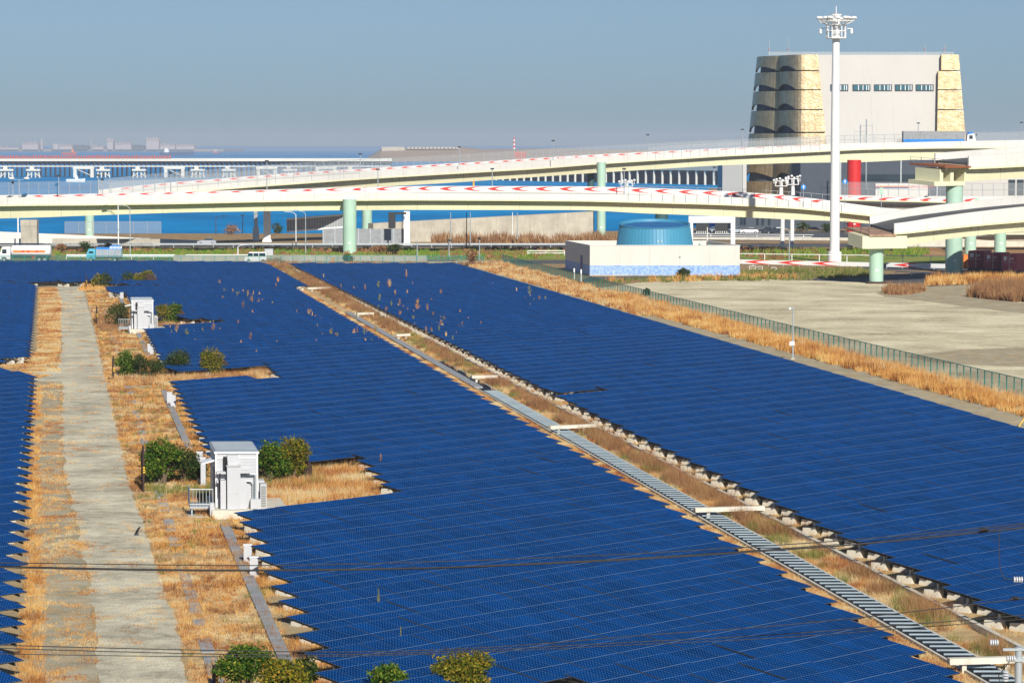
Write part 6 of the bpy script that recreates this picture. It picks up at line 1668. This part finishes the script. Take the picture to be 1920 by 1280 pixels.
# ================================================================== WATER AND FAR THINGS
def boat(label, x, y, L, H, hullm, m2, name='ship', bridge=-.3, z=-3.0, cargo=True, Y=None, cat='ship'):
    Y = Y or G(x, y, z).y; t = thing(name, label, cat, (atx(x, Y), Y, z)); B = L*.17
    secs = []
    for u, f in ((-1, .75), (-.9, 1), (.6, 1), (.85, .6), (1, .08)):
        w_ = B*f; xx = u*L/2; zz = H*.42*(1+.25*max(0, u)**2)
        secs.append([(xx,-w_*.7,-.5),(xx*1.02,-w_,zz),(xx*1.02,w_,zz),(xx,w_*.7,-.5)])
    mb = MB(); mb.sweep(secs); mb.build('hull', hullm, t)
    mb = MB(); cx = bridge*L; mb.box((cx-L*.07,-B*.8,H*.4), (cx+L*.07,B*.8,H*.75)); mb.box((cx-L*.05,-B*.7,H*.75), (cx+L*.05,B*.7,H*.9)); mb.build('superstructure', m2, t)
    mb = MB(); mb.cyl((cx,0,H*.9), (cx,0,H*1.2), L*.006, n=6); mb.cyl((cx-L*.04,0,H*.9), (cx-L*.04,0,H*1.02), L*.02, n=8); mb.build('mast', m2, t)
    if cargo:
        mb = MB(); mb.box((cx+L*.1,-B*.7,H*.42), (L*.38,B*.7,H*.5)); mb.cyl((L*.42,0,H*.4), (L*.42,0,H*.8), L*.006, n=6); mb.build('hatch', hullm, t)
    return t
M['shipblue'] = simple('ship_hull_blue', (.05,.10,.22), .5); M['shipred'] = simple('ship_red', (.5,.10,.07), .5)
boat('cargo ship with a pale bridge in front of the hazy far shore', 333, 289, 62*7000/FPX, 17, M['shipblue'], M['white'], Y=7000, z=-3)
boat('small reddish coaster far out at the left, before the far shore', 131, 290, 28*7400/FPX, 14, M['shipred'], M['orange'], Y=7400, z=-3, bridge=.25, cargo=True)
boat('tiny tug far out to the right of the cargo ship', 406, 281, 12*9000/FPX, 8, M['shipred'], M['orange'], Y=9000, z=-3, cargo=False)
boat('white motor cruiser on the blue water in front of the long jetty', 143, 341.5, 35*2010/FPX, 4.6, M['white'], M['white'], name='motor_boat', bridge=.05, Y=2010, cargo=False, cat='boat')
# long bridge / jetty far behind
Yj = 2330; zj = zof(297, Yj)
M['paleconc'] = simple('bridge_concrete', (.66,.63,.55), .8, var=.1, scale=.02)
t = thing('harbour_bridge', 'long pale bridge deck with red fencing crossing the water far behind the viaducts', 'bridge', (atx(300,Yj), Yj, -3)); x0 = atx(-60,Yj)-atx(300,Yj); x1 = atx(735,Yj)-atx(300,Yj)
mb = MB(); mb.box((x0,0,zof(302.5,Yj)+3), (x1,16,zof(297,Yj)+3)); mb.build('deck', M['paleconc'], t)
mb = MB(); mb.box((x0,4,zof(308,Yj)+3), (x1,13,zof(302.6,Yj)+3)); mb.build('girder', M['slate'], t)
mb = MB(); mb.box((x0,-26,zof(312.5,Yj)+3), (x1,-20,zof(310.5,Yj)+3)); mb.build('service_deck', M['paleconc'], t)
mb = MB(); rr2 = random.Random(3)
xx = x0
while xx < atx(322,Yj)-atx(300,Yj):
    mb.box((xx,-.6,zof(297,Yj)+3), (xx+1.2,.2,zof(293,Yj)+3+rr2.random()*.8)); xx += 1.9
mb.build('red_fencing', M['shipred'], t)['kind'] = 'stuff'
mb = MB(); xx = x0
while xx < x1:
    mb.cyl((xx,10,0), (xx,10,zof(303,Yj)+3), .6, n=6); mb.cyl((xx+1.7,2,0), (xx+1.7,2,zof(303,Yj)+3), .5, n=6); xx += 3.6
mb.build('pile', M['slate'], t)['kind'] = 'stuff'
# white portal piers of the jetty
for i, x in enumerate((158, 328, 501, 612)):
    Yp2 = Yj-34; s = S(Yp2); t = thing('jetty_portal', ('white square portal pier of the jetty, first from the left','white square portal pier of the jetty, second from the left','white square portal pier of the jetty, third from the left','white square portal pier of the jetty, rightmost')[i], 'portal pier', (atx(x,Yp2), Yp2, -3), 0, 'white portal piers of the jetty')
    w2 = 16/s; H = zof(311,Yp2)+3
    for s_ in (-1, 1):
        mb = MB(); mb.box((s_*w2-1.2,-1,0), (s_*w2+1.2,1,H-2.4)); mb.build('column', M['paleconc'], t)
    mb = MB(); mb.box((-w2-1.5,-1.2,H-2.397), (w2+1.5,1.2,H)); mb.build('crossbeam', M['paleconc'], t)
    mb = MB(); mb.cyl((-w2,0,H-2), (w2,0,1), .3, n=6); mb.build('brace', M['paleconc'], t)
dl = ['first','second','third','fourth','fifth','sixth','seventh','eighth']
for i, x in enumerate((14, 64, 195, 262, 372, 430, 545, 660)):
    Yp2 = Yj-50; s = S(Yp2); t = thing('mooring_platform', 'pale braced mooring platform in front of the jetty, %s from the left' % dl[i], 'jetty platform', (atx(x,Yp2), Yp2, -3), 0, 'pale mooring platforms of the jetty')
    H = zof(317,Yp2)+3; w2 = 13/s
    mb = MB(); mb.box((-w2,-2,H-1.4), (w2,2,H)); mb.build('platform', M['paleconc'], t)
    for q in (-.9, -.3, .3, .9):
        mb = MB(); mb.cyl((w2*q,0,0), (w2*q*.8,0,H-1.403), .55, n=8); mb.build('pile', M['paleconc'], t)
    mb = MB(); mb.cyl((-w2*.9,0,.5), (0,0,H-1.5), .35, n=6); mb.cyl((w2*.9,0,.5), (0,0,H-1.5), .35, n=6); mb.build('brace', M['paleconc'], t)
    mb = MB(); mb.box((-w2*.5,-1,H), (w2*.1,1,H+1.6)); mb.build('hut', M['paleconc'], t)
# closer trestle on the right with a dark void between pale columns
a = V_((atx(915,2120), 2120, -3)); b = V_((atx(1352,1850), 1850, -3)); d = b-a; n = 30
t = thing('trestle_bridge', 'long dark trestle with pale evenly spaced columns behind the upper viaduct', 'trestle', a)
nn = V_((-d.y, d.x, 0)).normalized()
mb = MB(); q = [nn*o_+e for o_, e in ((0,V_((0,0,0))),(0,d),(12,d),(12,V_((0,0,0))))]; z0, z1 = zof(318,1950)+3, zof(308,1950)+3
mb.hexa([p+V_((0,0,z0)) for p in q], [p+V_((0,0,z1)) for p in q]); mb.build('deck', M['paleconc'], t)
for k in range(n+1):
    p = d*(k/n); mb = MB(); mb.cyl(p+nn*1, p+nn*1+V_((0,0,z0-.003)), .75, n=10); mb.build('column', M['paleconc'], t)
mb = MB(); q = [nn*o_+e for o_, e in ((12.5,V_((0,0,0))),(12.5,d),(13.5,d),(13.5,V_((0,0,0))))]; mb.hexa(q, [p+V_((0,0,z0+2)) for p in q]); mb.build('void_shade', M['slate'], t)  # dark sheet painting the shaded void behind the columns
# red and white chimney on the landfill, orange shed, yellow buoy
Yh2 = 4650; t = thing('lattice_tower', 'thin red and white striped tower on the far landfill', 'tower', (atx(964,Yh2), Yh2, 14)); H = zof(258,Yh2)-14
for k in range(6):
    mb = MB(); mb.cyl((0,0,H*k/6), (0,0,H*(k+1)/6), 1.6-.12*k, 1.5-.12*k, 8); mb.build('tower_band', M['redmark'] if k % 2 else M['white'], t)
mb = MB(); mb.box((-5,0,0), (5,6,5)); mb.box((-2,-.5,0), (1,0,3)); tag(mb.build('orange_shed', M['shipred'], loc=(atx(975,2600), 2600, zof(296,2600))), 'orange-red box structure below the striped tower, just above the upper viaduct', 'shed')
t = thing('channel_marker', 'yellow channel marker pole standing in the water between the two viaducts', 'marker', (atx(888,1350), 1350, -3)); mb = MB(); mb.cyl((0,0,0), (0,0,zof(341,1350)+3), .55, .4, 8); mb.build('pole', M['yellow'], t); mb = MB(); mb.cyl((0,0,zof(341,1350)+3), (0,0,zof(339,1350)+3), .7, n=8); mb.build('topmark', M['orange'], t)

# ================================================================== CROW
cr = G(259, 1004); t = thing('crow', 'small black crow standing on the gravel road near the dry grass', 'crow', cr, .5)
mb = MB(); secs = []
for x, z, r_ in ((-.22,.08,.02),(-.16,.14,.05),(-.09,.21,.095),(-.03,.28,.11),(.02,.345,.085),(.05,.40,.06),(.075,.435,.064),(.10,.44,.05),(.12,.435,.02),(.165,.42,.005)):
    secs.append([(x, r_*math.cos(a_), z+r_*math.sin(a_)) for a_ in [2*math.pi*i/10 for i in range(10)]])
mb.sweep(secs)
for s_ in (-1, 1):
    mb.cyl((.0, s_*.03, 0), (-.01, s_*.03, .22), .009, n=5); mb.box((-.03, s_*.03-.012, 0), (.05, s_*.03+.012, .012))
mb.build('body', M['black'], t, smooth=False)

# ================================================================== OVERHEAD WIRES AND POLE (near the camera, right)
def wire(label, pts, Y, r):
    W = []
    for x, y in pts: W.append(D(x, y, Y))
    o0 = W[0].copy(); mb = MB()
    P = []
    for i in range(len(W)-1):
        for k in range(6):
            f = k/6; P.append(W[i].lerp(W[i+1], f))
    P.append(W[-1])
    # smooth
    for _ in range(6): P = [P[0]]+[(P[i-1]+P[i]*2+P[i+1])/4 for i in range(1, len(P)-1)]+[P[-1]]
    mb.tube([p-o0 for p in P], r, 6); o = mb.build('overhead_wire', M['cable'], loc=o0); tag(o, label, 'wire', 'overhead wires in the foreground'); return o
YW = 78.0
wire('thin upper black wire of the higher pair crossing the whole picture', [(-200,1051),(0,1054.3),(220,1057.3),(454,1060),(611,1058),(900,1050),(1198,1037.6),(1420,1023.7),(1585,1013),(1834,990.5),(2050,966)], YW, .013)
wire('thick black cable of the higher pair crossing the whole picture', [(-200,1058),(0,1062.6),(190,1067),(439,1070),(778,1066),(906,1061.6),(1198,1048),(1441,1031.7),(1616,1019.7),(1845,997),(2050,974)], YW+.4, .022)
wire('second strand just above the thick cable, sagging beside it', [(-200,1056),(0,1060.6),(190,1065),(439,1068.5),(778,1064.5),(906,1060),(1198,1046),(1441,1029.7),(1616,1016.7),(1845,993),(2050,969)], YW+.2, .010)
YV = 74.0
wire('uppermost thin wire of the lower three, from the left edge to the pole', [(-200,1200),(30,1210),(475,1220.5),(700,1222),(950,1212),(1200,1190),(1420,1176),(1606,1157.9),(1792,1136.6),(2050,1104)], YV, .012)
wire('middle thin wire of the lower three, from the left edge to the pole', [(-200,1206),(30,1216),(480,1227.9),(700,1226),(950,1216),(1200,1202),(1420,1192),(1728,1168.5),(1920,1152.5),(2050,1142)], YV+.5, .012)
wire('lowest thin wire of the lower three, flattest at the left edge', [(-200,1223),(0,1225),(240,1229),(480,1231),(700,1229),(950,1220),(1200,1207),(1420,1198),(1728,1175),(2050,1150)], YV+1.0, .010)
Xp = atx(1918, 75.5); t = thing('utility_pole', 'steel utility pole with white insulators cut off by the right picture edge', 'utility pole', (Xp, 75.5, 0)); zp = zof(1212, 75.5)
mb = MB(); mb.cyl((0,0,0), (0,0,zp), .11, .09, 14); mb.build('pole', M['steel'], t)
mb = MB(); mb.box((-.12,-.12,zp-.35), (.9,-.04,zp-.27)); mb.box((-.4,-.10,zp+.02-.1), (.9,-.03,zp-.02)); mb.build('crossarm', M['steel'], t)
for (x, z) in ((-.2, zp-.28), (-.62, zp+.12), (-.33, zp-.62)):
    mb = MB()
    for k in range(4): mb.cyl((x+k*.055-.1 if z != zp-.62 else x, -.08, z if z != zp-.62 else z-k*.07), ((x+k*.055-.065) if z != zp-.62 else x, -.08, z if z != zp-.62 else z-k*.07+.04), .075, n=12)
    mb.build('insulator', M['whitecab'], t)
mb = MB(); mb.tube([(-.2,-.08,zp-.3),(-.5,-.08,zp-.7),(-.45,-.08,zp-.9)], .012, 5); mb.build('jumper_wire', M['cable'], t)
for lb, x, y in (('white insulator hanging at the right edge above the blue panels', 1910, 1086),):
    p = D(x, y, 76); t = thing('wire_insulator', lb, 'insulator', p); 
    for k in range(4):
        mb = MB(); mb.cyl((-.12+k*.06,0,0), (-.085+k*.06,0,0), .075, n=12); mb.build('disc', M['whitecab'], t)
    mb = MB(); mb.tube([(-.14,0,0),(-.35,0,.02),(-.46,0,.25),(-.5,0,.9),(-.47,0,1.25)], .011, 5); mb.build('drop_wire', M['cable'], t)
for lb, x, y, Y in (('black splice sleeve on the higher cables near the right edge', 1845, 994, YW+.3), ('black splice sleeve on the lower wire near the right edge', 1903, 1122, YV)):
    p = D(x, y, Y); mb = MB(); mb.cyl((-.11,0,-.01), (.11,0,.01), .04, n=10); mb.sph((0,-.02,.03), .05, 8, (1.6,1,.8)); tag(mb.build('wire_splice', M['black'], loc=p), lb, 'wire splice')
# ================================================================== HAZE
def haze():
    m = bpy.data.materials.new('haze_air'); m.use_nodes = True; t = m.node_tree; t.nodes.clear()
    o = t.nodes.new('ShaderNodeOutputMaterial'); v = t.nodes.new('ShaderNodeVolumePrincipled')
    v.inputs['Color'].default_value = (.80,.87,1.0,1); v.inputs['Density'].default_value = HAZE; v.inputs['Anisotropy'].default_value = .0
    t.links.new(v.outputs[0], o.inputs['Volume'])
    mb = MB(); mb.box((-9000,-300,-8), (9000,14500,70)); h = mb.build('haze', m); h['kind'] = 'stuff'; return h
HAZE = 0.00009
haze()
